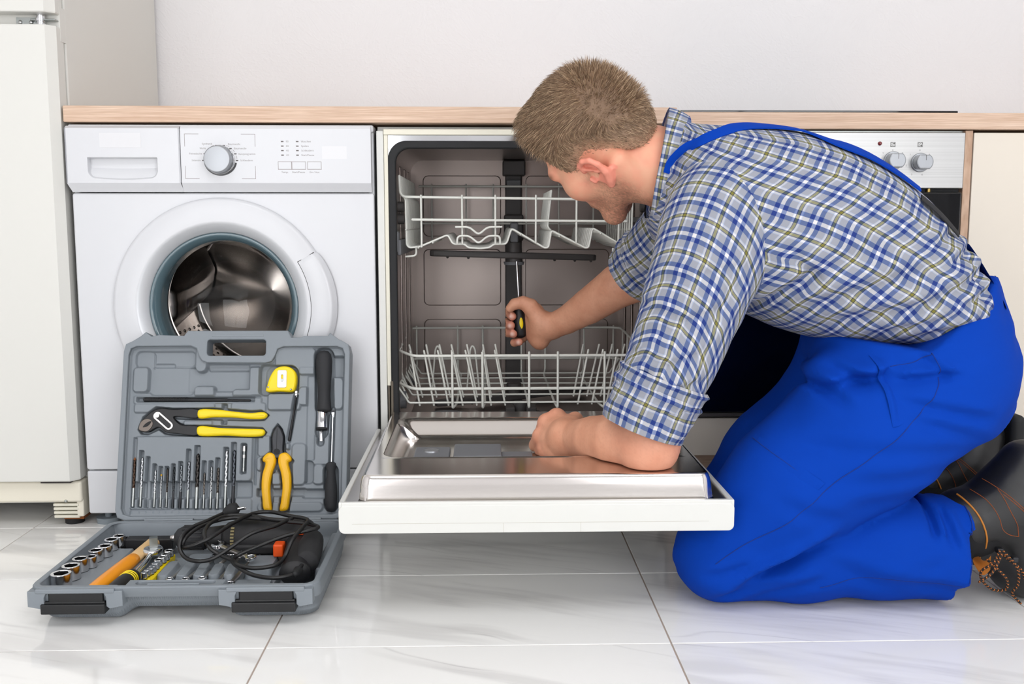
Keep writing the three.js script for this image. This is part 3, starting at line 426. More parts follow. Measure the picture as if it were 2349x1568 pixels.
// ---------- oven ----------
{
  const t = thing('oven', 'built-in oven with steel control panel and black glass door', 'oven', [0.684, 0.22, -0.28]);
  part('housing', box(0.402, 0.965, 0.222, 0.784, -0.55, -0.02, 0.002), M.zinc, t);
  const cv = document.createElement('canvas'); cv.width = 2040; cv.height = 400; const c = cv.getContext('2d');
  c.fillStyle = '#bcbcbb'; c.fillRect(0, 0, 2040, 400); for (let i = 0; i < 400; i++) { c.fillStyle = rnd() > 0.5 ? 'rgba(255,255,255,0.10)' : 'rgba(120,120,120,0.08)'; c.fillRect(0, i, 2040, 1); }
  const ox0 = 0.4025, ox1 = 0.9665, oy0 = 0.6885, oy1 = 0.799, U = (x) => (x - ox0) / (ox1 - ox0) * 2040, V = (y) => (oy1 - y) / (oy1 - oy0) * 400;
  c.strokeStyle = '#4d4c4a'; c.fillStyle = '#4d4c4a'; c.textAlign = 'center'; c.textBaseline = 'middle';
  const knobs = [[0.876, 0.7395], [0.8205, 0.7425], [0.62, 0.741], [0.56, 0.741]];
  for (const [i, [x, y]] of knobs.entries()) {
    const X = U(x), Y = V(y); c.lineWidth = 3; c.strokeRect(X - 17, V(0.776) - 17, 34, 34); c.lineWidth = 2;
    for (const [a, b] of [[-8, -8], [8, -8], [-8, 8], [8, 8]]) { c.beginPath(); c.arc(X + a, V(0.776) + b, 6, 0, 7); (i % 2 ? a > 0 && b < 0 : a > 0 && b > 0) ? c.fill() : c.stroke(); }
    c.font = '17px sans-serif'; c.fillText('0', X, V(0.7645)); [['1', -70, -58], ['2', -96, 22], ['3', -52, 88], ['4', 24, 90], ['5', 82, 24], ['6', 72, -58]].forEach(([s, a, b]) => c.fillText(s, X + a, Y + b));
  }
  c.fillText('⌇', U(0.774), V(0.777));
  const pt = new THREE.CanvasTexture(cv); pt.colorSpace = THREE.SRGBColorSpace;
  const panel = part('control_panel', box(ox0 - 0.0005, ox1 + 0.0005, oy0 - 0.0005, oy1 + 0.0005, -0.02, 0.004, 0.0025), M.brushed, t);
  part('printed_panel', grid(1, 1, (u, v) => [lerp(ox0 + 0.0016, ox1 - 0.0016, u), lerp(oy0 + 0.0016, oy1 - 0.0016, v), 0.00425]), new THREE.MeshPhysicalMaterial({ map: pt, roughness: 0.4, metalness: 0.85, color: 0xffffff }), panel, 'brushed steel front with hob symbols');
  for (const [x, y] of knobs) {
    const k = part('knob', latheZ([[0.019, 0.0042], [0.019, 0.008], [0.0175, 0.0095], [0, 0.0095]], x, y, 40), M.silver, t, 'satin metal rotary knob');
    const s = new THREE.Shape(); s.absarc(x, y, 0.0172, -0.95, 0.95); s.absarc(x, y, 0.0172, PI - 0.95, PI + 0.95); s.closePath();
    part('grip', extr(s, 0.009, 0.03, 0.0025, 10), M.silver, k);
    part('pointer', box(x + 0.001, x + 0.0018, y + 0.003, y + 0.013, 0.0297, 0.0303), M.darkPlastic, k);
  }
  part('indicator_lamp', new THREE.SphereGeometry(0.0042, 16, 10).translate(0.793, 0.777, 0.0045), M.red, t, 'small dark red lamp');
  part('vent_gap', box(0.405, 0.964, 0.6815, 0.688, -0.018, -0.008), M.rubber, t);
  part('door', box(0.4035, 0.965, 0.231, 0.681, -0.019, 0.006, 0.004), M.blackGloss, t);
  part('door_trim', box(0.4035, 0.965, 0.2225, 0.2305, -0.019, 0.005, 0.002), M.darkPlastic, t);
  part('hinge_screw', cylTo([0.9, 0.6815, -0.004], [0.9, 0.688, -0.004], 0.004), mat(0xb89a5a, 0.3, 1), t);
}
const LF = [[-0.1962,-0.0818,0.2928,0.3236,0.009,-0.02],[-0.1832,-0.1609,0.2928,0.3203,0.004,-0.025],[-0.1937,-0.1623,0.2427,0.3239,0.01,-0.02],[-0.1597,-0.1222,0.2687,0.2997,0.003,-0.024],[-0.17,-0.0806,0.2378,0.2923,0.014,-0.02],[-0.094,0.0235,0.2446,0.2919,0.003,-0.022],[-0.0555,0.0233,0.285,0.2991,0.004,-0.018],[-0.1985,-0.1691,0.2439,0.2927,0.008,-0.008],[-0.0794,-0.0414,0.2326,0.255,0.005,-0.005],[-0.0802,-0.0584,0.2827,0.3308,0.01,-0.008],[-0.0064,0.0308,0.2322,0.2487,0.005,-0.007],[0.0253,0.0556,0.2368,0.2918,0.005,-0.007],[-0.1962,0.0489,0.2225,0.2367,0.002,-0.011],[-0.1905,0.0478,0.2256,0.2339,0.0015,-0.022],[0.0352,0.049,0.2213,0.2331,0.003,-0.009],[-0.1942,-0.0401,0.2047,0.2217,0.004,-0.009],[-0.0089,0.0576,0.2037,0.2224,0.005,-0.009],[-0.0269,-0.0177,0.1814,0.2204,0.0015,-0.026],[0.0442,0.1184,0.2367,0.2963,0.009,-0.024],[0.0737,0.1509,0.2785,0.33,0.008,-0.009],[0.1212,0.1518,0.2771,0.2914,0.004,-0.007],[0.0616,0.1244,0.2081,0.2411,0.006,-0.007],[0.1203,0.1514,0.2173,0.2529,0.008,-0.006],[0.1855,0.2061,0.272,0.3129,0.002,-0.026],[0.1784,0.2069,0.2086,0.2707,0.009,-0.007],[0.1454,0.1829,0.1027,0.1624,0.006,-0.008],[0.1509,0.1735,0.0654,0.1025,0.009,-0.008],[0.1287,0.1522,0.0667,0.1109,0.009,-0.024],[0.137,0.1533,0.111,0.2745,0.004,-0.017],[-0.19,0.0348,0.0725,0.1586,0.007,-0.008],[0.0138,0.0236,0.0862,0.1434,0.002,-0.022],[0.0165,0.0312,0.0733,0.0872,0.004,-0.008],[0.0389,0.0419,0.065,0.1562,0.002,-0.02],[0.0454,0.0736,0.1186,0.1584,0.007,-0.008],[0.0989,0.1057,0.1323,0.144,0.003,-0.006],[0.0439,0.0571,0.0918,0.1185,0.006,-0.008],[0.11,0.1374,0.0645,0.1438,0.009,-0.009],[0.0715,0.0941,0.066,0.0937,0.007,-0.007],[-0.1908,0.0352,0.0414,0.0716,0.003,-0.024],[0.0454,0.1382,0.043,0.0573,0.002,-0.025],[0.1328,0.1756,0.0388,0.0559,0.002,-0.024],[-0.1933,0.0037,0.0207,0.0398,0.004,-0.009],[0.0475,0.1715,0.0141,0.0316,0.01,-0.009],[0.0045,0.0362,0.0168,0.0396,0.005,-0.011],[-0.1926,0.0369,0.0081,0.0188,0.003,-0.01]] ;
const BITS = [[-0.1894,0.0264,0.1565,0.1179,0.0029],[-0.1751,0.0263,0.1318,0.1201,0.0026],[-0.1623,0.025,0.12,0.0,0.0],[-0.1492,0.0249,0.1059,0.0955,0.002],[-0.1376,0.0248,0.1012,0.0861,0.0017],[-0.1261,0.0247,0.1011,0.0988,0.0017],[-0.1138,0.0235,0.1057,0.101,0.0022],[-0.1003,0.0227,0.1103,0.1044,0.0025],[-0.086,0.0226,0.1335,0.1113,0.0027],[-0.0693,0.022,0.1405,0.1264,0.0036],[-0.0559,0.0219,0.1111,0.0901,0.0019],[-0.0427,0.0218,0.111,0.1017,0.0023],[-0.03,0.0212,0.1168,0.0993,0.0025],[-0.0149,0.0204,0.1366,0.1331,0.0031],[-0.0003,0.0214,0.1459,0.1329,0.0033]] ;
const CORD = [[-0.299,0.0653,0.424],[-0.301,0.0635,0.443],[-0.305,0.062,0.458],[-0.33,0.062,0.474],[-0.367,0.062,0.462],[-0.4,0.0644,0.431],[-0.416,0.0667,0.406],[-0.411,0.0704,0.39],[-0.377,0.0839,0.383],[-0.337,0.0966,0.371],[-0.299,0.1016,0.356],[-0.285,0.1029,0.344],[-0.301,0.1041,0.33],[-0.347,0.1053,0.317],[-0.395,0.1061,0.302],[-0.441,0.1062,0.296],[-0.472,0.1051,0.316],[-0.493,0.1017,0.348],[-0.503,0.093,0.376],[-0.505,0.0839,0.379],[-0.49,0.0871,0.394],[-0.46,0.0983,0.389],[-0.431,0.1092,0.336],[-0.406,0.1112,0.286],[-0.382,0.1113,0.279],[-0.343,0.1109,0.302],[-0.306,0.1105,0.326],[-0.31,0.107,0.361],[-0.321,0.0949,0.396],[-0.33,0.0737,0.406],[-0.338,0.0698,0.435],[-0.37,0.0686,0.447],[-0.4,0.0698,0.434],[-0.416,0.069,0.409],[-0.438,0.0724,0.395],[-0.458,0.0833,0.388],[-0.47,0.099,0.373],[-0.474,0.1052,0.341],[-0.466,0.108,0.311],[-0.45,0.1085,0.289],[-0.415,0.1084,0.291],[-0.365,0.108,0.315],[-0.34,0.108,0.316],[-0.336,0.1082,0.308],[-0.341,0.108,0.316],[-0.357,0.1056,0.341],[-0.394,0.1006,0.371],[-0.425,0.082,0.389],[-0.45,0.0694,0.403],[-0.468,0.0685,0.412],[-0.497,0.07,0.395],[-0.508,0.0833,0.386],[-0.507,0.0974,0.376],[-0.5,0.1045,0.347],[-0.48,0.1077,0.316],[-0.471,0.1083,0.295],[-0.463,0.1087,0.278]] ;
const PLUG = [[-0.463,0.109,0.279],[-0.452,0.113,0.272],[-0.441,0.114,0.271],[-0.427,0.116,0.27]] ;
const DRILLPTS = {"tip":[-0.55,0.07,0.296],"chuckL":[-0.551,0.07,0.277],"chuckR":[-0.485,0.07,0.279],"bodyL":[-0.484,0.07,0.283],"bodyR":[-0.304,0.07,0.289],"handle":[-0.32,0.06,0.35],"handleEnd":[-0.31,0.06,0.425],"trig":[-0.349,0.07,0.365],"trig2":[-0.36,0.07,0.338],"boot":[-0.303,0.06,0.413]} ;
const WR = [[[-0.508,0.425],[-0.499,0.361]],[[-0.482,0.426],[-0.471,0.365]],[[-0.456,0.423],[-0.445,0.348]],[[-0.429,0.44],[-0.425,0.37]],[[-0.407,0.447],[-0.402,0.384]]] ;
const RIBS = [[[-0.525,0.423],[-0.525,0.369]],[[-0.494,0.424],[-0.495,0.373]],[[-0.467,0.425],[-0.47,0.378]],[[-0.443,0.422],[-0.445,0.382]],[[-0.418,0.423],[-0.422,0.382]]] ;
const ACROSS = [[-0.464,0.317],[-0.394,0.374]] ;
const SM = [[-0.541,0.339],[-0.541,0.357],[-0.542,0.372],[-0.544,0.386],[-0.543,0.402],[-0.543,0.416],[-0.543,0.426],[-0.546,0.435],[-0.547,0.446]] ;
// ---------- tool case ----------
const LIDO = V3(-0.481, 0.062, 0.165), TILT = 15.48 * PI / 180;
const LIDQ = new THREE.Quaternion().setFromEuler(new THREE.Euler(-TILT, 0, 0)), LIDM = new THREE.Matrix4().compose(LIDO, LIDQ, V3(1, 1, 1));
const inLid = (g) => { g = flat(g); g.applyMatrix4(LIDM); return g; };
const { FontLoader } = await import('three/addons/loaders/FontLoader.js');
const { TextGeometry } = await import('three/addons/geometries/TextGeometry.js');
const font = await new FontLoader().loadAsync('fonts/droid/droid_sans_regular.typeface.json');
const rsdf = (x, y, a, b, c, d, r) => { r = Math.min(r, (b - a) / 2, (d - c) / 2); const qx = Math.abs(x - (a + b) / 2) - (b - a) / 2 + r, qy = Math.abs(y - (c + d) / 2) - (d - c) / 2 + r; return Math.hypot(Math.max(qx, 0), Math.max(qy, 0)) + Math.min(Math.max(qx, qy), 0) - r; };
const seg2 = (x, y, ax, ay, bx, by) => { const px = x - ax, py = y - ay, dx = bx - ax, dy = by - ay, h = clamp((px * dx + py * dy) / (dx * dx + dy * dy)); return Math.hypot(px - dx * h, py - dy * h); };
// outlines of the lid tools in lid coordinates
const O_UP = [[-0.0714, 0.2088], [-0.0397, 0.2103], [-0.0043, 0.2061], [0.03, 0.203], [0.05, 0.2046], [0.0572, 0.2032], [0.061, 0.1988], [0.0585, 0.1935], [0.0515, 0.1912], [0.03, 0.1912], [-0.0039, 0.1942], [-0.04, 0.195], [-0.0708, 0.1941]];
const O_LO = [[-0.0713, 0.1769], [-0.0267, 0.1743], [0.02, 0.1728], [0.05, 0.1716], [0.0552, 0.1702], [0.0575, 0.1655], [0.0552, 0.1602], [0.0495, 0.1578], [0.02, 0.157], [-0.0144, 0.1594], [-0.0707, 0.1616]];
const TC = thing('tool_case', 'open grey plastic tool case with lid leaning on the washing machine', 'tool case', [-0.481, 0, 0.34]);
{
  // lid rim and shell
  const top = (S) => S;
  const outline = new THREE.Shape(); { const P = [[-0.2175, 0.02], [-0.213, 0.006], [-0.198, 0], [0.198, 0], [0.213, 0.006], [0.2175, 0.02], [0.2195, 0.32], [0.216, 0.335], [0.204, 0.342], [0.196, 0.346], [0.18, 0.358], [0.176, 0.352], [0.13, 0.352], [0.124, 0.349], [0.105, 0.349], [0.098, 0.3625], [-0.095, 0.3625], [-0.102, 0.353], [-0.15, 0.3545], [-0.164, 0.352], [-0.176, 0.3605], [-0.186, 0.352], [-0.2, 0.343], [-0.213, 0.337], [-0.2165, 0.322]]; P.forEach((p, i) => i ? outline.lineTo(...p) : outline.moveTo(...p)); }
  const innerPts = [[-0.2065, 0.022], [-0.202, 0.012], [-0.19, 0.008], [0.19, 0.008], [0.203, 0.012], [0.2075, 0.022], [0.2095, 0.315], [0.205, 0.327], [0.194, 0.331], [0.09, 0.331], [0.079, 0.326], [0.074, 0.312], [0.068, 0.302], [0.056, 0.299], [-0.055, 0.3], [-0.066, 0.304], [-0.072, 0.314], [-0.077, 0.328], [-0.088, 0.333], [-0.192, 0.3325], [-0.203, 0.328], [-0.2065, 0.315]];
  const inner = new THREE.Path(innerPts.map((p) => V2(...p)).reverse());
  const hh = rrect(-0.0565, 0.0565, 0.3135, 0.345, 0.006, THREE.Path);
  const lid = part('lid', inLid(join([extr(hole(outline, inner, hh), -0.044, 0, 0.0022, 6), extr(rrect(-0.214, 0.214, 0.004, 0.334, 0.014), -0.046, -0.034, 0.004).toNonIndexed ? extr(shape([[-0.213, 0.004], [0.213, 0.004], [0.213, 0.336], [0.075, 0.336], [0.066, 0.305], [-0.066, 0.305], [-0.078, 0.336], [-0.213, 0.336]]), -0.046, -0.034, 0.002) : null, box(-0.048, 0.052, 0.3505, 0.3555, -0.002, 0.0006, 0.0006)])), M.caseGrey, TC);
  const bitSlots = BITS.map(([x, y0, st, tp, r]) => [x - Math.max(r, 0.0022) - 0.0012, x + Math.max(r, 0.0022) + 0.0012, y0 - 0.002, st]);
  const poly = (x, y, P) => { let d = Infinity, s = 1; for (let i = 0, j = P.length - 1; i < P.length; j = i++) { const [ax, ay] = P[i], [bx, by] = P[j]; d = Math.min(d, seg2(x, y, ax, ay, bx, by)); if ((ay > y) !== (by > y) && x < (bx - ax) * (y - ay) / (by - ay) + ax) s = -s; } return s * d; };
  const G1 = [[-0.186, 0.172], [-0.178, 0.196], [-0.152, 0.2155], [-0.12, 0.2125], [-0.07, 0.2125], [-0.04, 0.213], [0.03, 0.207], [0.05, 0.208], [0.064, 0.199], [0.055, 0.189], [0.03, 0.188], [-0.07, 0.191], [-0.118, 0.1925], [-0.105, 0.183], [-0.07, 0.18], [0.052, 0.1745], [0.06, 0.1655], [0.053, 0.1555], [-0.07, 0.158], [-0.115, 0.161], [-0.135, 0.1635], [-0.147, 0.172], [-0.166, 0.163], [-0.18, 0.1635]];
  const G2 = [[0.0812, 0.182], [0.0725, 0.17], [0.068, 0.155], [0.069, 0.128], [0.0515, 0.114], [0.053, 0.104], [0.0505, 0.062], [0.057, 0.018], [0.075, 0.0125], [0.0765, 0.04], [0.074, 0.07], [0.082, 0.098], [0.0905, 0.07], [0.0885, 0.04], [0.088, 0.0125], [0.107, 0.013], [0.1135, 0.062], [0.111, 0.104], [0.1145, 0.111], [0.097, 0.128], [0.0945, 0.158], [0.0895, 0.172]];
  const sheet = grid(330, 260, (u, v) => {
    const x = lerp(-0.209, 0.211, u), y = Math.min(lerp(0.006, 0.335, v), lerp(0.335, 0.304, ss(0.082, 0.066, Math.abs(x)))); let h = -0.014;
    const put = (d, lev, e = 0.0016) => { const k = ss(e, -e, d); if (k > 0) h = lerp(h, lev, k); };
    for (const [a, b, c, d, r, l] of LF) put(rsdf(x, y, a, b, c, d, r), l);
    for (const [a, b, c, d] of bitSlots) put(rsdf(x, y, a, b, c, d, 0.001), -0.0195, 0.0009);
    put(poly(x, y, G1), -0.0245, 0.0012); put(rsdf(x, y, -0.0985, -0.044, 0.1795, 0.1885, 0.003), -0.009); put(poly(x, y, G2), -0.0245, 0.0012); put(rsdf(x, y, 0.0735, 0.0885, 0.066, 0.088, 0.004), -0.009);
    put(rsdf(x, y, 0.0545, 0.119, 0.2405, 0.295, 0.016), -0.026, 0.0012);
    put(seg2(x, y, 0.168, 0.312, 0.1705, 0.215) - 0.0185, -0.027, 0.0014); put(seg2(x, y, 0.168, 0.21, 0.1655, 0.165) - 0.0125, -0.024); put(seg2(x, y, 0.165, 0.17, 0.1645, 0.145) - 0.0065, -0.02);
    put(seg2(x, y, 0.187, 0.21, 0.1855, 0.1) - 0.0042, -0.02, 0.001); put(seg2(x, y, 0.1853, 0.09, 0.187, 0.028) - 0.0135, -0.025, 0.0014); put(seg2(x, y, 0.116, 0.235, 0.102, 0.149) - 0.0045, -0.018, 0.001);
    put(Math.abs(poly(x, y, innerPts)) - 0.0008, -0.006, 0.0025);
    return [x, y, h];
  });
  part('moulded_insert', inLid(sheet), M.caseGrey, TC, 'grey moulded insert with tool-shaped recesses');
  const txt = []; ['8', '6', '5', '4', '3', '3', '4', '5', '6', '8', '3', '4', '5', '6'].forEach((s, i) => txt.push(new TextGeometry(s, { font, size: 0.0042, depth: 0.0006, curveSegments: 3 }).translate(BITS[i][0] - 0.0015, 0.0135 - i * 0.0001, -0.0103)));
  part('embossed_numbers', inLid(join(txt)), mat(0x6f7a83, 0.5), TC, 'embossed drill sizes').userData.kind = 'stuff';
  // lower half
  const X0 = -0.702, X1 = -0.258, Z0 = 0.172, Z1 = 0.515, RY = 0.065, xm = -0.482;
  const ring = (y, ix, iz, ib, r, n = 14) => { // rounded outline at a height; front edge bends in for the grip
    const a = X0 + ix, b = X1 - ix, c = Z0 + ib, d = Z1 - iz, P = []; const arc = (cx, cz, s) => { for (let i = 0; i <= n; i++) { const t = s + i / n * PI / 2; P.push([cx + Math.cos(t) * r, cz + Math.sin(t) * r]); } };
    arc(b - r, d - r, 0); const N = 60; for (let i = 1; i < N; i++) P.push([lerp(b - r, a + r, i / N), d]); arc(a + r, d - r, PI / 2); for (let i = 1; i < 6; i++) P.push([a, lerp(d - r, c + r, i / 6)]); arc(a + r, c + r, PI); for (let i = 1; i < N; i++) P.push([lerp(a + r, b - r, i / N), c]); arc(b - r, c + r, 1.5 * PI); for (let i = 1; i < 6; i++) P.push([b, lerp(c + r, d - r, i / 6)]);
    return P.map(([x, z]) => { const g = ss(0.095, 0.07, Math.abs(x - xm)); const k = ss(0.05, 0.03, y) * g; return V3(x, y + k * 0.012, z > 0.4 ? z - k * 0.012 : z); });
  };
  const loft = (rings) => { const n = rings[0].length, m = rings.length; return grid(n, m - 1, (u, v) => { const p = rings[Math.round(v * (m - 1))][Math.round(u * n) % n]; return [p.x, p.y, p.z]; }, (u, v) => [u * 1.5, v * 0.09]); };
  const mesh = tex(64, 64, (u, v) => { const a = (u * 4) % 1 - 0.5, b = (v * 4) % 1 - 0.5; return 255 * ss(0.5, 0.2, Math.abs(a) + Math.abs(b)); }, false, 60, 10);
  part('lower_shell', [loft([[0.0005, 0.03, 0.06, 0.03, 0.02], [0.0008, 0.016, 0.042, 0.02, 0.024], [0.006, 0.009, 0.03, 0.012, 0.026], [0.02, 0.006, 0.021, 0.006, 0.026], [0.036, 0.005, 0.016, 0.004, 0.026], [0.0385, 0.005, 0.012, 0.004, 0.026]].map((a) => ring(...a)))], mat(0x82898f, 0.6, 0, { bumpMap: mesh, bumpScale: 0.0006 }), TC, 'grey lower shell with fine diamond texture');
  part('rim', loft([[0.0385, 0.005, 0.012, 0.004, 0.026], [0.0395, 0.001, 0.007, 0.001, 0.027], [0.043, 0, 0.004, 0, 0.027], [0.0625, 0, 0, 0, 0.027], [0.065, 0.002, 0.002, 0.002, 0.025], [0.065, 0.009, 0.008, 0.008, 0.02], [0.0635, 0.0105, 0.0095, 0.0095, 0.019]].map((a) => ring(...a))), M.caseGrey, TC);
  part('base_plate', loft([[0.0005, 0.03, 0.06, 0.03, 0.02], [0.0006, 0.2, 0.16, 0.16, 0.004]].map((a) => ring(...a))), M.caseGrey, TC);
  // tray
  const rot = (x, z, cx, cz, a) => [cx + (x - cx) * Math.cos(a) - (z - cz) * Math.sin(a), cz + (x - cx) * Math.sin(a) + (z - cz) * Math.cos(a)];
  part('tray', grid(340, 260, (u, v) => {
    const x = lerp(X0 + 0.008, X1 - 0.008, u), z = lerp(Z1 - 0.007, Z0 + 0.007, v); let h = 0.032;
    const put = (d, lev, e = 0.0018) => { const k = ss(e, -e, d); if (k > 0) h = lerp(h, lev, k); };
    put(rsdf(x, z, -0.69, -0.624, 0.2, 0.505, 0.008), 0.045); put(rsdf(x, z, -0.624, -0.5, 0.285, 0.505, 0.01), 0.044); put(rsdf(x, z, -0.65, -0.55, 0.235, 0.272, 0.006), 0.02); put(rsdf(x, z, -0.57, -0.29, 0.245, 0.32, 0.02), 0.026);
    put(seg2(x, z, -0.6, 0.27, -0.618, 0.51) - 0.0125, 0.03); put(seg2(x, z, -0.571, 0.29, -0.575, 0.43) - 0.007, 0.034); put(seg2(x, z, -0.572, 0.425, -0.58, 0.5) - 0.014, 0.03); put(rsdf(x, z, -0.556, -0.53, 0.33, 0.46, 0.004), 0.036);
    for (const [[ax, az], [bx, bz]] of RIBS) put(seg2(x, z, ax, az, bx, bz) - 0.0095, 0.052);
    put(rsdf(x, z, -0.4, -0.355, 0.33, 0.4, 0.008), 0.05); put(rsdf(x, z, -0.51, -0.47, 0.318, 0.348, 0.008), 0.05); put(rsdf(x, z, -0.42, -0.335, 0.43, 0.5, 0.006), 0.044); put(rsdf(x, z, -0.345, -0.275, 0.31, 0.47, 0.016), 0.022); put(rsdf(x, z, -0.284, -0.262, 0.21, 0.4, 0.006), 0.05);
    const dip = Math.abs(x - xm) - 0.078; put(Math.max(dip, 0.477 - z), 0.0635, 0.004); put(rsdf(x, z, xm - 0.06, xm + 0.06, 0.486, 0.499, 0.005), 0.046, 0.0014);                        // ledge under the carrying grip
    const e = Math.min(x - X0 - 0.012, X1 - 0.012 - x, z - Z0 - 0.012, Z1 - 0.012 - z); h = lerp(0.064, h, ss(-0.004, 0.003, e));
    return [x, h, z];
  }), M.caseGrey, TC, 'moulded tray with ribs and recesses');
  part('carrying_grip', box(xm - 0.04, xm + 0.04, 0.0645, 0.0664, 0.5025, 0.5065, 0.0008), M.caseGrey, TC);
  for (const x of [-0.64, -0.4]) part('hinge', cylTo([x, 0.0635, 0.1685], [x + 0.09, 0.0635, 0.1685], 0.0035), M.caseGrey, TC);
  for (const x of [-0.628, -0.338]) {
    const l = new THREE.Group(); l.name = 'latch'; TC.add(l);
    part('latch_recess', [box(x - 0.042, x + 0.042, 0.04, 0.058, 0.505, 0.5163, 0.003)], M.caseDark, l);
    part('latch_flap', [extr(rrect(x - 0.052, x + 0.046, 0.0245, 0.0405, 0.002), 0.5, 0.522, 0.002), cylTo([x - 0.05, 0.0405, 0.514], [x + 0.044, 0.0405, 0.514], 0.003)], M.caseDark, l);
    for (const s of [-1, 1]) part('latch_guard', extr(shape([[x + s * 0.043, 0.059], [x + s * 0.052, 0.06], [x + s * 0.072, 0.06], [x + s * 0.072, 0.036], [x + s * 0.052, 0.032], [x + s * 0.047, 0.036], [x + s * 0.047, 0.05]].map((p) => p)), 0.497, 0.5185, 0.001), M.caseGrey, l);
    part('latch_top', box(x - 0.06, x + 0.06, 0.0565, 0.0638, 0.5, 0.5195, 0.002), M.caseGrey, l);
  }
}
// ---------- tools in the lid ----------
function lidThing(name, label, cat, u, v, group) {
  const p = V3(u, v, -0.012).applyMatrix4(LIDM), o = thing(name, label, cat, [p.x, p.y, p.z], group); o.quaternion.copy(LIDQ); o.userData.uv = undefined; delete o.userData.uv;
  return { o, add: (n, gs, m, l, par = o) => { const g = join(gs); g.translate(-u, -v, 0.012); const q = new THREE.Mesh(g, m); q.name = n; par.add(q); if (l) q.userData.label = l; return q; } };
}
const inside = (pts, n, w0, w1, b = 0.002) => extr(blob(pts, n), w0, w1, b, 6, 3);
{ // water pump pliers
  const T = lidThing('water_pump_pliers', 'black slip-joint pliers with two yellow dipped handles', 'pliers', -0.06, 0.185);
  T.add('jaw', [inside([[-0.1833, 0.1717], [-0.177, 0.19], [-0.1501, 0.2116], [-0.12, 0.2105], [-0.0714, 0.209], [-0.0708, 0.1946], [-0.118, 0.196], [-0.104, 0.181], [-0.0712, 0.177], [-0.0707, 0.1616], [-0.1129, 0.1642], [-0.1317, 0.1667], [-0.1461, 0.1762], [-0.1667, 0.1669]], 90, -0.0205, -0.0085, 0.002)], M.toolBlack);
  T.add('jaw_tips', inside([[-0.1825, 0.1722], [-0.178, 0.1885], [-0.166, 0.193], [-0.1565, 0.186], [-0.158, 0.177], [-0.167, 0.1685]], 40, -0.018, -0.0072, 0.001), mat(0x6d655f, 0.35, 0.9), 'bare steel jaw tips');
  T.add('jaw_teeth', inside([[-0.175, 0.1765], [-0.168, 0.185], [-0.159, 0.188], [-0.165, 0.179]], 30, -0.009, -0.0066, 0.0004), M.rubber);
  const th = Math.atan2(0.176 - 0.201, -0.1227 + 0.1519), sl = (p, w0, w1, s) => extr(hole(rrect(-0.0225, 0.0225, -0.008, 0.008, 0.0078), s ? rrect(-0.0185, 0.0185, -0.0045, 0.0045, 0.0044, THREE.Path) : undefined), w0, w1, 0.0008).rotateZ(th).translate(-0.137, 0.1885, 0);
  const sh = hole(rrect(-0.0225, 0.0225, -0.008, 0.008, 0.0078), rrect(-0.0185, 0.0185, -0.0045, 0.0045, 0.0044, THREE.Path));
  T.add('slot_plate', [extr(sh, -0.009, -0.0068, 0.0007).rotateZ(th).translate(-0.137, 0.1885, 0), cylZ(0.0045, 0.0045, -0.01, -0.0062, -0.149, 0.199, 20)], M.steel, 'bright steel slot');
  T.add('handle', inside(O_UP, 70, -0.021, -0.006, 0.0055), M.yellow); T.add('handle', inside(O_LO, 70, -0.021, -0.006, 0.0055), M.yellow);
}
{ // combination pliers
  const T = lidThing('combination_pliers', 'combination pliers with amber yellow grips below the tape measure', 'pliers', 0.082, 0.09);
  T.add('jaw', [inside([[0.0812, 0.1784], [0.0738, 0.168], [0.0705, 0.155], [0.072, 0.135], [0.0722, 0.121], [0.081, 0.115], [0.0935, 0.121], [0.0932, 0.135], [0.0935, 0.158], [0.089, 0.17]], 60, -0.0215, -0.0085, 0.003)], M.toolSteel);
  T.add('jaw_seam', [box(0.0808, 0.0814, 0.133, 0.172, -0.0095, -0.0081), cylZ(0.006, 0.006, -0.012, -0.0075, 0.0815, 0.128, 24)], M.rubber);
  const gl = [[0.0655, 0.1265], [0.055, 0.116], [0.0555, 0.11], [0.06, 0.107], [0.0552, 0.085], [0.0541, 0.062], [0.0565, 0.038], [0.06, 0.0185], [0.0675, 0.0155], [0.0741, 0.0165], [0.0725, 0.035], [0.0705, 0.06], [0.0735, 0.085], [0.08, 0.109], [0.0775, 0.123]], gr = gl.map(([x, y]) => [0.1645 - x, y]).reverse();
  T.add('handle', inside(gl, 80, -0.0225, -0.0045, 0.006), M.yellowDeep); T.add('handle', inside(gr, 80, -0.0225, -0.0045, 0.006), M.yellowDeep);
}
{ // tape measure
  const T = lidThing('tape_measure', 'small yellow tape measure with a steel belt clip', 'tape measure', 0.087, 0.265);
  T.add('case', inside([[0.0585, 0.2445], [0.0605, 0.256], [0.066, 0.274], [0.076, 0.2885], [0.09, 0.293], [0.104, 0.2905], [0.114, 0.281], [0.1165, 0.266], [0.113, 0.2465], [0.1095, 0.2435], [0.085, 0.244]], 80, -0.023, -0.001, 0.005), M.yellow);
  const cl = T.add('belt_clip', [extr(hole(rrect(0.0805, 0.0985, 0.2505, 0.285, 0.004), rrect(0.0878, 0.0918, 0.263, 0.276, 0.0018, THREE.Path)), -0.0012, 0.0008, 0.0006)], M.steel);
  T.add('clip_screw', cylZ(0.0026, 0.0026, -0.001, 0.0014, 0.0898, 0.2655, 14), M.zinc, null, cl);
  for (const [x, y] of [[0.0635, 0.252], [0.107, 0.2475]]) T.add('rivet', new THREE.SphereGeometry(0.0022, 12, 8).translate(x, y, -0.0015), M.chrome);
  T.add('blade_hook', [box(0.1125, 0.118, 0.236, 0.246, -0.014, -0.011, 0.001)], M.steel);
}
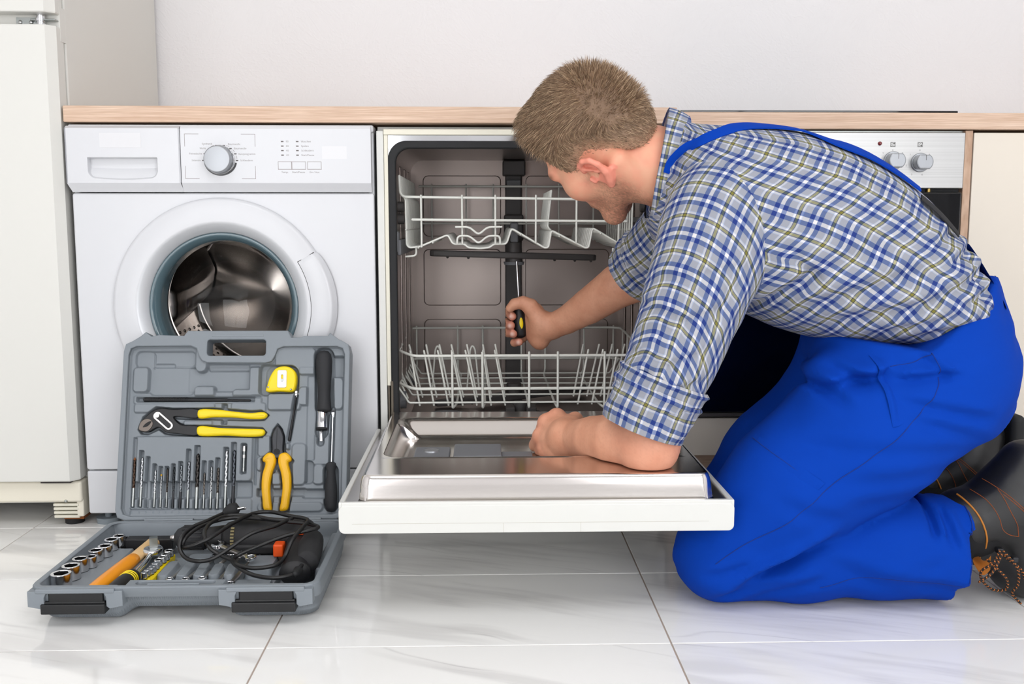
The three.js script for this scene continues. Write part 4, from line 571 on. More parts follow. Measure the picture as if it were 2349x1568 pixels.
{ // rasp, black key, ratchet driver, slotted screwdriver, adapter
  let T = lidThing('needle_file', 'thin black file lying above the slip-joint pliers', 'file', -0.08, 0.229);
  T.add('blade', [sweep([[-0.178, 0.2306, -0.0165], [-0.1, 0.2294, -0.0165], [-0.0185, 0.2282, -0.0165]], (t) => 0.0042 - 0.0008 * t, 10)], mat(0x202124, 0.7)); T.add('tang', sweep([[-0.019, 0.2282, -0.0165], [0.0265, 0.2278, -0.0165]], 0.0022, 8), M.toolBlack);
  const nt = []; for (let i = 0; i < 40; i++) nt.push(box(-0.176 + i * 0.0021, -0.1753 + i * 0.0021, 0.227, 0.234, -0.0133, -0.0121)); T.add('file_teeth', nt, M.rubber).userData.kind = 'stuff';
  T = lidThing('saw_blade', 'narrow black blade slanting below the tape measure', 'blade', 0.11, 0.195);
  T.add('blade', sweep([[0.1155, 0.2325, -0.013], [0.112, 0.205, -0.013], [0.104, 0.15, -0.013]], (t) => 0.0026 + 0.0022 * t, 4, false, true, 0.6), M.toolBlack); T.add('shank', sweep([[0.1165, 0.24, -0.014], [0.1155, 0.232, -0.014]], 0.0016, 8), M.zinc);
  T = lidThing('bit_driver', 'thick black bit driver with a chrome socket tip', 'screwdriver', 0.169, 0.24);
  const lt = (p, x, y, a) => lathe(p, 28).rotateZ(a).translate(x, y, -0.012);
  T.add('handle', lt([[0.0005, 0.06], [0.008, 0.0585], [0.0135, 0.052], [0.0158, 0.04], [0.0152, 0.018], [0.013, -0.005], [0.0122, -0.03], [0.0132, -0.047], [0.0142, -0.054], [0.0125, -0.0595], [0.0005, -0.06]], 0.1688, 0.2645, 0.02), M.toolGrip);
  T.add('collar', lt([[0.0005, 0.0175], [0.0102, 0.0175], [0.0104, -0.0135], [0.0098, -0.017], [0.0005, -0.0175]], 0.1668, 0.1885, 0.02), M.chrome); T.add('grip_ring', lt([[0.0005, 0.003], [0.0108, 0.003], [0.0108, -0.003], [0.0005, -0.003]], 0.1664, 0.1715, 0.02), M.rubber);
  T.add('socket_tip', lt([[0.0005, 0.0105], [0.0042, 0.0105], [0.0042, -0.0105], [0.003, -0.0108], [0.0005, -0.008]], 0.1656, 0.1585, 0.02), M.chrome);
  T = lidThing('slotted_screwdriver', 'long slim screwdriver with a black rubber handle', 'screwdriver', 0.186, 0.1);
  T.add('blade', [sweep([[0.1872, 0.2, -0.013], [0.1856, 0.1, -0.013]], 0.0019, 10), extr(shape([[0.1845, 0.203], [0.19, 0.203], [0.1892, 0.194], [0.186, 0.194]]), -0.0142, -0.0118)], M.chrome);
  T.add('blade_tip', extr(shape([[0.1842, 0.2075], [0.1902, 0.2075], [0.1898, 0.2], [0.1847, 0.2]]), -0.0138, -0.0122), M.toolSteel);
  T.add('handle', lathe([[0.0005, 0.0475], [0.0058, 0.0472], [0.0092, 0.0445], [0.0098, 0.039], [0.0082, 0.03], [0.0088, 0.02], [0.0112, 0.002], [0.0116, -0.02], [0.0106, -0.038], [0.0078, -0.0462], [0.0005, -0.048]], 28).rotateZ(0.02).translate(0.1862, 0.0608, -0.012), M.toolGrip);
  T = lidThing('bit_adapter', 'short steel hex adapter beside the row of drill bits', 'adapter', 0.018, 0.115);
  const hx = (r, y0, y1) => cyl(r, r, y1 - y0, 6).translate(0.0178, (y0 + y1) / 2, -0.0155);
  T.add('sleeve', [cyl(0.0038, 0.0042, 0.01, 20).translate(0.0178, 0.1345, -0.0155), cyl(0.0036, 0.0036, 0.006, 20).translate(0.0178, 0.12, -0.0155)], M.steel); T.add('shank', [hx(0.0029, 0.0995, 0.117), hx(0.0032, 0.091, 0.099), cyl(0.0022, 0.0022, 0.014, 12).translate(0.0178, 0.1255, -0.0155)], M.zinc);
}
{ // drill bits
  const tone = [[0x4b3a30, 'brown-tipped'], [0xbfc1c3, 'bright'], 0, [0xc9cbcc, 'bright slim'], [0xb3b5b6, 'thin yellow-tipped'], [0x4a443f, 'thin dark'], [0x3f4245, 'dark'], [0x7f8488, 'grey'], [0x8d9196, 'twisted grey'], [0x3f3c3a, 'thickest dark'], [0x77716b, 'slender grey'], [0xa8abac, 'silver'], [0x55504b, 'brownish'], [0xd3d5d6, 'long bright'], [0x54585e, 'long dark']];
  BITS.forEach(([x, y0, st, y1, r], i) => {
    if (!r) return; const [col, word] = tone[i], mid = lerp(y0, y1, 0.38);
    const T = lidThing('drill_bit', `${word} twist drill bit standing in the lid, size ${['8', '6', '5', '4', '3', '3', '4', '5', '6', '8', '3', '4', '5', '6', '8'][i]} slot`, 'drill bit', x, y0, 'drill bits in the case lid');
    const fl = new THREE.MeshPhysicalMaterial({ color: col, roughness: 0.3, metalness: 0.9 }), dark = i === 0 || i === 6 || i === 7 || i === 8 || i === 14;
    T.add('shank', cyl(r * 0.92, r * 0.92, mid - y0, 14).translate(x, (mid + y0) / 2, -0.0145), i === 14 || i === 6 || i === 7 ? M.toolSteel : M.zinc);
    const n = 56; T.add('flute', grid(18, n, (u, v) => { const a = u * 2 * PI, tw = v * (y1 - mid) / (r * 7.5) * 2 * PI, c = Math.abs(Math.cos(a - tw)), q = r * (1 - 0.42 * Math.pow(1 - c, 1.3)) * (v > 0.95 ? (1 - v) / 0.05 + 0.02 : 1); return [x + Math.cos(a) * q, lerp(mid, y1, v), -0.0145 - Math.sin(a) * q]; }), fl);
    if (i === 4) T.add('carbide_tip', new THREE.SphereGeometry(0.0017, 10, 8).translate(x, y1 - 0.001, -0.0135), M.yellowDeep);
    if (i === 0) T.add('rusty_tip', new THREE.ConeGeometry(r * 1.02, 0.006, 12).translate(x, y1 - 0.0005, -0.0145), M.rust);
  });
}
// ---------- tools in the tray ----------
{
  const socket = (x, z, y0, r, h, name, label, group, six = true) => {
    const t = thing(name, label, 'socket', [x, y0, z], group), hxs = new THREE.Path(); for (let i = 0; i < 12; i++) { const a = i / 12 * 2 * PI, q = r * (i % 2 ? 0.66 : 0.76); hxs[i ? 'lineTo' : 'moveTo'](Math.cos(a) * q, Math.sin(a) * q); }
    const s = new THREE.Shape(); s.absarc(0, 0, r, 0, 2 * PI); s.holes.push(hxs);
    lpart('body', extr(s, 0.001, h, 0.0007, 20).rotateX(-PI / 2), M.chrome, t); lpart('floor_disc', cyl(r * 0.9, r * 0.9, h * 0.35, 24).translate(0, h * 0.175, 0), mat(0x1d1a18, 0.6, 0.5), t);
    return t;
  };
  const big = [[-0.655, 0.259, 0.011], [-0.661, 0.279, 0.0122], [-0.659, 0.3137, 0.012], [-0.666, 0.3366, 0.012], [-0.662, 0.3684, 0.0099], [-0.672, 0.3863, 0.0128], [-0.672, 0.4231, 0.0144], [-0.673, 0.4589, 0.0156]];
  const far = ['chrome socket beside the hammer head, last of the row', 'chrome socket next to last of the row', 'chrome socket third from the hammer head', 'chrome socket fourth from the hammer head', 'narrowest chrome socket of the row', 'chrome socket between the narrowest and two widest', 'wide chrome socket beside the orange hammer handle', 'widest chrome socket in the case corner by the latch'];
  big.forEach(([x, z, r], i) => socket(x, z, 0.0448, r, 0.0195 + (i === 5 ? 0.003 : 0) + (i > 5 ? 0.004 : 0), 'socket', far[i], 'large sockets in the tray'));
  const rail = thing('socket_rail', 'yellow plastic rail holding a row of tiny sockets', 'socket rail', [-0.5425, 0.04, 0.39]);
  part('rail', [extr(shape([[-0.549, 0], [-0.535, 0], [-0.535, 0.0135], [-0.5375, 0.016], [-0.549, 0.014]]), -0.456, -0.325, 0.001).scale(1, 1, -1).translate(0, 0.0365, 0)].map((g) => { const q = flat(g), p = q.attributes.position; for (let k = 0; k < p.count; k += 3) { const b = [p.getX(k), p.getY(k), p.getZ(k)]; p.setXYZ(k, p.getX(k + 1), p.getY(k + 1), p.getZ(k + 1)); p.setXYZ(k + 1, ...b); } q.computeVertexNormals(); return q; }), M.yellow, rail);
  SM.forEach(([x, z], i) => socket(x, z, 0.0525, lerp(0.0078, 0.0046, i / 8), 0.011, 'small_socket', ['largest', 'second largest', 'third largest', 'fourth largest', 'middle-sized', 'fourth smallest', 'third smallest', 'second smallest', 'smallest'][i] + ' of the tiny chrome sockets on the yellow rail', 'tiny sockets on the yellow rail'));
  // hammer
  let t = thing('hammer', 'hammer with orange painted wooden handle and black head', 'hammer', [-0.602, 0.03, 0.38]);
  const hp = (z) => [lerp(-0.5945, -0.6115, clamp((z - 0.262) / 0.25)), 0.05, z];
  part('handle', sweep([0.255, 0.27, 0.3, 0.33, 0.345].map(hp), (u) => 0.0125 - 0.001 * u, 16, false, true, 0.8), mat(0xe3bd87, 0.5), t, 'bare pale wood');
  part('painted_grip', sweep([0.344, 0.36, 0.4, 0.44, 0.48, 0.5].map(hp), (u) => 0.0118 + 0.0022 * Math.sin(u * 2.6), 16, false, true, 0.85), M.orangePaint, t, 'glossy orange paint');
  part('head', [box(-0.645, -0.56, 0.034, 0.058, 0.24, 0.262, 0.003), cylTo([-0.645, 0.046, 0.251], [-0.655, 0.046, 0.251], 0.013)], M.toolBlack, t);
  // ratchet handle
  t = thing('ratchet_wrench', 'chrome ratchet with a black grip ringed in yellow', 'ratchet', [-0.575, 0.034, 0.4]);
  part('head', [lathe([[0.0005, 0], [0.012, 0], [0.0165, 0.004], [0.0168, 0.011], [0.014, 0.0145], [0.0005, 0.0155]], 32).scale(1, 1, 1.25).translate(-0.5775, 0.045, 0.313)], M.chrome, t);
  part('square_drive', new THREE.BoxGeometry(0.0135, 0.016, 0.0135).rotateY(0.3).translate(-0.577, 0.0685, 0.309), M.zinc, t);
  part('shaft', sweep([[-0.5765, 0.052, 0.32], [-0.573, 0.05, 0.37], [-0.572, 0.049, 0.43]], 0.0052, 12), M.chrome, t);
  const gp = (z) => [lerp(-0.5715, -0.58, (z - 0.425) / 0.07), 0.05, z];
  const gr = part('grip', sweep([0.425, 0.43, 0.445, 0.465, 0.485, 0.5].map(gp), (u) => 0.0115 + 0.002 * Math.sin(u * PI), 20), M.toolBlack, t);
  for (const z of [0.4385, 0.4435, 0.4485]) { const c = gp(z); part('yellow_band', new THREE.TorusGeometry(0.0134, 0.0011, 8, 32).translate(c[0], c[1], z), M.yellow, gr); }
  // spanners between the ribs
  const span = (a, b, y, sz, label, tilt = 0) => {
    const A = V3(a[0], y, a[1]), B = V3(b[0], y + tilt, b[1]), L = A.distanceTo(B), o = thing('combination_spanner', label, 'spanner', [A.x, A.y, A.z], 'combination spanners in the tray');
    o.quaternion.setFromUnitVectors(V3(1, 0, 0), B.clone().sub(A).normalize());
    const R = sz; lpart('shank', [box(R * 0.6, L - R * 0.7, -0.0018, 0.0018, -R * 0.42, R * 0.42, 0.0012)], M.steel, o);
    const ring = new THREE.Shape(); ring.absarc(0, 0, R, 0, 2 * PI); const hx = new THREE.Path(); for (let i = 0; i < 12; i++) { const q = R * (i % 2 ? 0.58 : 0.66), an = i / 12 * 2 * PI; hx[i ? 'lineTo' : 'moveTo'](Math.cos(an) * q, Math.sin(an) * q); } ring.holes.push(hx);
    lpart('ring_end', extr(ring, -0.003, 0.003, 0.0008, 16).rotateX(-PI / 2), M.chrome, o);
    const jaw = new THREE.Shape(); jaw.absarc(L, 0, R * 1.25, 0.62, 2 * PI - 0.62); jaw.lineTo(L + R * 0.1, -R * 0.62); jaw.absarc(L + R * 0.05, 0, R * 0.62, -PI / 2, PI / 2, true); jaw.closePath();
    lpart('open_end', extr(jaw, -0.0028, 0.0028, 0.0008, 14).rotateX(-PI / 2), M.chrome, o);
    return o;
  };
  const words = ['steel spanner in the groove nearest the tiny socket rail', 'steel spanner in the second groove from the tiny socket rail', 'steel spanner in the middle groove of the tray', 'steel spanner whose ring end shows past the ribs', 'steel spanner in the groove nearest the drill handle'];
  WR.forEach(([a, b], i) => { const d = [(b[0] - a[0]), (b[1] - a[1])], l = Math.hypot(...d); const b2 = [a[0] + d[0] / l * (0.1 + i * 0.004), a[1] + d[1] / l * (0.1 + i * 0.004)]; span([a[0] + d[0] / l * -0.012, a[1] - d[1] / l * 0.012], b2, 0.047, 0.0062 + i * 0.0006, words[i]); });
  span(ACROSS[1], ACROSS[0], 0.0605, 0.0095, 'loose steel spanner lying across the others under the cord', 0.004);
  // power drill
  t = thing('power_drill', 'black corded power drill with an orange trigger', 'drill', [-0.4, 0.03, 0.3]);
  const ax = (p, seg = 40) => lathe(p.map(([r, x]) => [r, x]), seg).rotateZ(-PI / 2).translate(0, 0.0665, 0.282);          // turned about the x axis
  part('motor_body', [ax([[0.0005, -0.462], [0.02, -0.462], [0.026, -0.455], [0.031, -0.44], [0.032, -0.4], [0.0325, -0.33], [0.029, -0.31], [0.02, -0.3], [0.0005, -0.298]].map((p) => p)), box(-0.455, -0.33, 0.044, 0.064, 0.29, 0.318, 0.006)], M.drillBlack, t);
  part('gear_neck', ax([[0.0005, -0.494], [0.0165, -0.494], [0.0185, -0.488], [0.0215, -0.462], [0.0005, -0.46]]), M.toolBlack, t);
  const ck = part('chuck', ax([[0.0005, -0.548], [0.009, -0.548], [0.0155, -0.543], [0.0205, -0.533], [0.0215, -0.52], [0.0205, -0.494], [0.0005, -0.493]]), M.toolGrip, t, 'ribbed black keyless chuck');
  for (let i = 0; i < 18; i++) { const a = i / 18 * 2 * PI; part('chuck_rib', box(-0.5325, -0.497, -0.0012, 0.0012, 0.0195, 0.0222, 0.0006).rotateX(a).translate(0, 0.0665, 0.282), M.toolBlack, ck); }
  part('chuck_jaw', ax([[0.0005, -0.556], [0.0038, -0.556], [0.006, -0.548], [0.0005, -0.546]], 20), M.steel, ck);
  part('handle', sweep(smooth([[-0.326, 0.063, 0.285], [-0.321, 0.06, 0.33], [-0.317, 0.056, 0.375], [-0.312, 0.052, 0.415], [-0.31, 0.05, 0.43]], 20), (u) => 0.0265 - 0.003 * Math.sin(u * PI) - (u > 0.9 ? (u - 0.9) * 0.1 : 0), 24, false, true, 0.86), M.drillBlack, t);
  part('handle_pad', sweep(smooth([[-0.303, 0.0665, 0.3], [-0.3, 0.064, 0.35], [-0.296, 0.06, 0.4]], 16), (u) => 0.019 + 0.003 * Math.sin(u * PI), 16), mat(0x2a2a2c, 0.85), t);
  part('trigger', [box(-0.3625, -0.345, 0.052, 0.074, 0.325, 0.349, 0.003)], M.orange, t, 'orange trigger');
  part('reverse_switch', box(-0.328, -0.314, 0.083, 0.0885, 0.318, 0.325, 0.002), M.orange, t);
  for (let i = 0; i < 6; i++) { const a = -0.05 + i * 0.17; part('vent_slot', box(-0.4435, -0.4375, -0.0016, 0.0016, 0.0308, 0.0335).rotateX(-a).translate(0, 0.0665, 0.282), mat(0x8a7f5a, 0.8), t); }
  part('model_plate', box(-0.424, -0.414, 0.047, 0.0535, 0.3175, 0.3186), mat(0xd8d8d4, 0.6), t);
  part('cord_boot', sweep([[-0.308, 0.055, 0.418], [-0.3015, 0.06, 0.44], [-0.303, 0.0635, 0.462]], (u) => 0.009 - 0.003 * u, 12), M.rubber, t);
  const cord = part('power_cord', sweep(new THREE.CatmullRomCurve3(CORD.map((p) => V3(...p)), false, 'centripetal').getPoints(520), 0.0034, 10), mat(0x121213, 0.38), t, 'coiled black mains cord');
  const P = PLUG.map((p) => V3(...p));
  const plug = part('plug', [sweep([P[0], P[0].clone().lerp(P[1], 0.4), P[1], P[2]], (u) => 0.004 + 0.008 * Math.min(1, u * 1.5), 14)], M.rubber, t);
  for (const s of [-0.005, 0.005]) part('plug_pin', sweep([P[2].clone().add(V3(0, s * 0.4, s)), P[3].clone().add(V3(0, s * 0.4, s))], 0.0022, 8), M.chrome, plug);
}
const TORSO = [[0.835,0.475,0.75,0.379,0.14,0.345],[0.815,0.515,0.689,0.413,0.165,0.345],[0.774,0.586,0.618,0.42,0.184,0.345],[0.72,0.656,0.55,0.429,0.192,0.342],[0.653,0.71,0.485,0.449,0.198,0.34],[0.582,0.748,0.428,0.473,0.203,0.338],[0.506,0.768,0.375,0.496,0.206,0.335],[0.435,0.776,0.334,0.53,0.2,0.33],[0.381,0.779,0.305,0.564,0.175,0.325],[0.347,0.783,0.287,0.595,0.135,0.32],[0.33,0.788,0.278,0.617,0.095,0.318],[0.319,0.789,0.275,0.627,0.078,0.316]] ;
const SLEEVE_L = [[0.421,0.679,0.4,0.0664],[0.399,0.658,0.425,0.0861],[0.374,0.627,0.452,0.0936],[0.351,0.573,0.47,0.0888],[0.326,0.507,0.478,0.0807],[0.303,0.443,0.482,0.0735],[0.28,0.382,0.482,0.0677],[0.261,0.337,0.482,0.0638],[0.247,0.299,0.482,0.0599]] ;
const SLEEVE_R = [[0.424,0.692,0.17,0.072],[0.393,0.645,0.13,0.0754],[0.362,0.591,0.085,0.0724],[0.335,0.552,0.05,0.0687],[0.311,0.527,0.025,0.061],[0.3,0.516,0.012,0.0579]] ;
const HEADC = [0.183,0.764,0.31] ;
const J = {"lsh":[0.389,0.647,0.44,0.06],"lel":[0.26,0.272,0.478,0.041],"lelt":[0.249,0.263,0.478,0.036],"lfa":[0.215,0.268,0.42,0.0445],"lfb":[0.183,0.261,0.372,0.0375],"lwr":[0.157,0.252,0.325,0.0305],"lp0":[0.141,0.249,0.308,0.029],"lk1":[0.129,0.275,0.262,0.0165],"lk2":[0.112,0.265,0.262,0.0175],"lk3":[0.102,0.242,0.268,0.017],"lk4":[0.108,0.224,0.283,0.0158],"lm1":[0.139,0.265,0.285,0.018],"lm2":[0.126,0.254,0.285,0.02],"lm3":[0.118,0.239,0.29,0.019],"lm4":[0.121,0.225,0.298,0.016],"lf1a":[0.121,0.246,0.232,0.0125],"lf1b":[0.137,0.235,0.235,0.012],"lf1c":[0.14,0.25,0.25,0.011],"lf2a":[0.102,0.239,0.235,0.0125],"lf2b":[0.119,0.221,0.238,0.012],"lf2c":[0.132,0.231,0.255,0.011],"lf3a":[0.093,0.221,0.245,0.0125],"lf3b":[0.11,0.21,0.248,0.012],"lf3c":[0.125,0.222,0.265,0.011],"lf4a":[0.102,0.208,0.262,0.0125],"lf4b":[0.114,0.204,0.262,0.012],"lf4c":[0.127,0.211,0.272,0.011],"lt0":[0.153,0.267,0.295,0.016],"lt1":[0.161,0.272,0.27,0.0135],"lt2":[0.148,0.266,0.25,0.0115],"lt3":[0.137,0.254,0.24,0.0105],"rsh":[0.416,0.692,0.15,0.055],"rel":[0.335,0.514,0.01,0.044],"rfa":[0.277,0.491,-0.03,0.045],"rfb":[0.22,0.445,-0.075,0.0375],"rfc":[0.177,0.413,-0.108,0.03],"rwr":[0.146,0.397,-0.128,0.0275],"rp0":[0.127,0.396,-0.137,0.026],"rp1":[0.109,0.427,-0.15,0.02],"rp2":[0.108,0.41,-0.155,0.021],"rp3":[0.11,0.391,-0.155,0.021],"rp4":[0.114,0.374,-0.15,0.018],"rheel":[0.121,0.364,-0.138,0.0165],"rth0":[0.12,0.41,-0.124,0.0205],"rth1":[0.099,0.44,-0.124,0.0165],"rth2":[0.084,0.449,-0.126,0.0125],"rth3":[0.066,0.446,-0.128,0.0105],"rth4":[0.055,0.436,-0.131,0.0092],"rf1m":[0.097,0.435,-0.172,0.0125],"rf1a":[0.067,0.432,-0.182,0.0108],"rf1b":[0.052,0.425,-0.162,0.0098],"rf1c":[0.061,0.418,-0.139,0.0092],"rf2m":[0.099,0.417,-0.178,0.0125],"rf2a":[0.063,0.406,-0.187,0.0108],"rf2b":[0.047,0.4,-0.163,0.0098],"rf2c":[0.058,0.398,-0.137,0.0092],"rf3m":[0.101,0.399,-0.177,0.012125],"rf3a":[0.067,0.386,-0.184,0.010476000000000001],"rf3b":[0.052,0.38,-0.16,0.009505999999999999],"rf3c":[0.063,0.38,-0.137,0.008924],"rf4m":[0.105,0.381,-0.17,0.011000000000000001],"rf4a":[0.082,0.365,-0.174,0.009504],"rf4b":[0.066,0.359,-0.152,0.008624],"rf4c":[0.076,0.362,-0.135,0.008096],"n0":[0.231,0.733,0.312,0.055],"n1":[0.279,0.718,0.314,0.06],"n2":[0.33,0.7,0.32,0.07],"hipL":[0.75,0.37,0.425,0.118],"kneeL":[0.383,0.085,0.432,0.078],"hipR":[0.836,0.349,0.245,0.118],"kneeR":[0.437,0.036,0.235,0.075],"ankL":[0.81,0.097,0.43,0.04],"ankR":[0.898,0.07,0.225,0.04]} ;
const CRT = [[0.415,0.056,0.55,0.133,0.0115,0.009],[0.39,0.038,0.493,0.1,0.0101,0.008],[0.369,0.023,0.466,0.056,0.0086,0.006],[0.35,0.064,0.421,0.086,0.0101,0.004],[0.423,0.022,0.531,0.062,0.0101,0.004],[0.631,0.35,0.764,0.324,0.0101,0.005],[0.626,0.382,0.711,0.393,0.0072,0.006],[0.643,0.325,0.774,0.285,0.0115,0.004],[0.527,0.361,0.618,0.39,0.0115,0.009],[0.54,0.397,0.597,0.375,0.0086,0.006],[0.512,0.376,0.556,0.343,0.0101,0.006],[0.711,0.172,0.71,0.128,0.0065,0.009],[0.726,0.168,0.74,0.109,0.0086,0.006],[0.752,0.157,0.79,0.06,0.0115,0.004],[0.561,0.224,0.762,0.241,0.0158,0.0035],[0.548,0.181,0.72,0.205,0.0158,0.0035],[0.473,0.276,0.623,0.275,0.0158,0.003],[0.66,0.418,0.697,0.389,0.0072,0.004],[0.616,0.275,0.797,0.266,0.0144,0.003],[0.454,0.189,0.563,0.158,0.0144,0.003],[0.64,0.061,0.788,0.03,0.0115,0.004],[0.53,0.092,0.678,0.031,0.0158,0.004]] ;
const CRS = [[0.454,0.579,0.507,0.521,0.01,0.006],[0.405,0.473,0.493,0.542,0.01,0.009],[0.495,0.49,0.673,0.552,0.0157,0.008],[0.523,0.463,0.682,0.497,0.0143,0.007],[0.678,0.586,0.732,0.613,0.0086,0.006],[0.7,0.559,0.775,0.586,0.0071,0.007],[0.716,0.524,0.784,0.552,0.0071,0.007],[0.731,0.497,0.794,0.521,0.0064,0.007],[0.74,0.586,0.781,0.49,0.0071,0.006],[0.648,0.49,0.736,0.531,0.0114,0.007],[0.608,0.448,0.718,0.476,0.01,0.006],[0.657,0.441,0.754,0.469,0.0071,0.006],[0.445,0.518,0.602,0.586,0.0186,0.004],[0.357,0.727,0.536,0.681,0.0214,0.003]] ;
const CRA = [[0.257,0.535,0.383,0.554,0.0083,0.004],[0.245,0.455,0.351,0.495,0.0083,0.005],[0.231,0.502,0.298,0.475,0.0069,0.004],[0.226,0.388,0.326,0.428,0.0083,0.005],[0.219,0.428,0.28,0.408,0.0069,0.004],[0.24,0.361,0.327,0.381,0.0069,0.005],[0.377,0.535,0.332,0.455,0.0083,0.006]] ;
const SEAM1 = [[0.673,0.427],[0.685,0.393],[0.661,0.345],[0.625,0.307],[0.576,0.263],[0.516,0.215],[0.463,0.162],[0.402,0.121],[0.361,0.089]] ;
const SEAM2 = [[0.415,0.292],[0.433,0.275],[0.467,0.251],[0.51,0.221]] ;
const SEAM3 = [[0.617,0.403],[0.648,0.41],[0.673,0.423]] ;
const SEAM4 = [[0.773,0.188],[0.768,0.128],[0.761,0.056]] ;
const SEAM5 = [[0.529,0.048],[0.612,0.064],[0.753,0.049]] ;
const FLAP = [[0.594,0.418],[0.601,0.396],[0.608,0.363],[0.614,0.316]] ;
const WAIST = [[0.812,0.521],[0.754,0.465],[0.676,0.42],[0.51,0.443]] ;
const HEM = [[0.805,0.181],[0.791,-0.002]] ;
const BOOTL = {"top":[0.8,0.142,0.43],"ank":[0.863,0.126,0.43],"heel":[0.903,0.244,0.43],"toe":[0.931,-0.013,0.43],"collarT":[0.774,0.177,0.43],"collarB":[0.833,0.044,0.43],"lace":[0.831,0.092,0.48]} ;
const BOOTR = {"top":[0.906,0.147,0.2],"ank":[0.97,0.121,0.2],"heel":[1.014,0.213,0.2]} ;
const LACE1 = [[0.82,0.102],[0.807,0.085],[0.79,0.07],[0.796,0.052],[0.817,0.034],[0.832,0.038],[0.83,0.056],[0.811,0.077],[0.803,0.085]] ;
const LACE2 = [[0.823,0.102],[0.843,0.077],[0.848,0.048],[0.845,0.03],[0.861,0.012]] ;
const LACE3 = [[0.82,0.099],[0.801,0.07],[0.783,0.054]] ;
const LACE4 = [[0.828,0.092],[0.854,0.07],[0.866,0.041]] ;
const STRAP = [[0.291,0.698,0.44],[0.3,0.714,0.44],[0.315,0.73,0.44],[0.336,0.743,0.435],[0.368,0.756,0.43],[0.403,0.765,0.425],[0.446,0.77,0.42],[0.497,0.772,0.41],[0.55,0.765,0.4],[0.595,0.751,0.395],[0.633,0.73,0.39],[0.665,0.711,0.385],[0.695,0.694,0.38]] ;
const STRAPW = [0.0121,0.0136,0.015,0.0157,0.0171,0.02,0.0236,0.0264,0.0257,0.0243,0.0221,0.02,0.0157] ;
const ELASTIC = [[0.693,0.695,0.38],[0.713,0.675,0.38],[0.737,0.651,0.375],[0.764,0.624,0.37]] ;
const COLLAR = [[0.314,0.799],[0.285,0.631],[0.31,0.806],[0.278,0.622],[0.342,0.795],[0.29,0.614]] ;
const DRV = [[0.071,0.536,-0.15],[0.075,0.454,-0.15],[0.081,0.366,-0.15]] ;
const BOOTLINES = {"pipe":[[0.748,0.192],[0.766,0.184],[0.784,0.163],[0.798,0.132],[0.804,0.103],[0.806,0.077],[0.815,0.067]],"st1":[[0.776,0.22],[0.797,0.214],[0.825,0.196],[0.861,0.164]],"st2":[[0.783,0.194],[0.805,0.178],[0.819,0.153],[0.825,0.135],[0.836,0.126],[0.851,0.123]],"st3":[[0.823,0.196],[0.834,0.167],[0.846,0.142],[0.851,0.123]]} ;
// ---------- implicit surfaces ----------
function nets(f, lo, hi, h) {                                 // naive surface nets of f = 0
  const n = [0, 1, 2].map((i) => Math.ceil((hi[i] - lo[i]) / h) + 1), [nx, ny, nz] = n, F = new Float32Array(nx * ny * nz), B = 6, at = (i, j, k) => (k * ny + j) * nx + i;
  for (let k0 = 0; k0 < nz; k0 += B) for (let j0 = 0; j0 < ny; j0 += B) for (let i0 = 0; i0 < nx; i0 += B) {
    const c = f(lo[0] + (i0 + B / 2 - 0.5) * h, lo[1] + (j0 + B / 2 - 0.5) * h, lo[2] + (k0 + B / 2 - 0.5) * h), far = Math.abs(c) > h * B * 1.35;
    for (let k = k0; k < Math.min(k0 + B, nz); k++) for (let j = j0; j < Math.min(j0 + B, ny); j++) for (let i = i0; i < Math.min(i0 + B, nx); i++) F[at(i, j, k)] = far ? c : f(lo[0] + i * h, lo[1] + j * h, lo[2] + k * h);
  }
  const id = new Int32Array(nx * ny * nz).fill(-1), pos = [], idx = [], C = [[0, 0, 0], [1, 0, 0], [0, 1, 0], [1, 1, 0], [0, 0, 1], [1, 0, 1], [0, 1, 1], [1, 1, 1]], E = [[0, 1], [0, 2], [0, 4], [1, 3], [1, 5], [2, 3], [2, 6], [3, 7], [4, 5], [4, 6], [5, 7], [6, 7]];
  for (let k = 0; k < nz - 1; k++) for (let j = 0; j < ny - 1; j++) for (let i = 0; i < nx - 1; i++) {
    const v = C.map(([a, b, c]) => F[at(i + a, j + b, k + c)]); let m = 0; for (const q of v) if (q < 0) m++; if (m === 0 || m === 8) continue;
    let x = 0, y = 0, z = 0, s = 0; for (const [a, b] of E) if ((v[a] < 0) !== (v[b] < 0)) { const t = v[a] / (v[a] - v[b]); x += lerp(C[a][0], C[b][0], t); y += lerp(C[a][1], C[b][1], t); z += lerp(C[a][2], C[b][2], t); s++; }
    id[at(i, j, k)] = pos.length / 3; pos.push(lo[0] + (i + x / s) * h, lo[1] + (j + y / s) * h, lo[2] + (k + z / s) * h);
  }
  const quad = (a, b, c, d, fl) => { if (a < 0 || b < 0 || c < 0 || d < 0) return; fl ? idx.push(a, c, b, b, c, d) : idx.push(a, b, c, b, d, c); };
  for (let k = 1; k < nz - 1; k++) for (let j = 1; j < ny - 1; j++) for (let i = 1; i < nx - 1; i++) {
    const s = F[at(i, j, k)] < 0;
    if (s !== F[at(i + 1, j, k)] < 0) quad(id[at(i, j - 1, k - 1)], id[at(i, j, k - 1)], id[at(i, j - 1, k)], id[at(i, j, k)], !s);
    if (s !== F[at(i, j + 1, k)] < 0) quad(id[at(i - 1, j, k - 1)], id[at(i - 1, j, k)], id[at(i, j, k - 1)], id[at(i, j, k)], !s);
    if (s !== F[at(i, j, k + 1)] < 0) quad(id[at(i - 1, j - 1, k)], id[at(i, j - 1, k)], id[at(i - 1, j, k)], id[at(i, j, k)], !s);
  }
  const g = new THREE.BufferGeometry(); g.setAttribute('position', new THREE.Float32BufferAttribute(pos, 3)); g.setIndex(idx); g.computeVertexNormals(); return g;
}
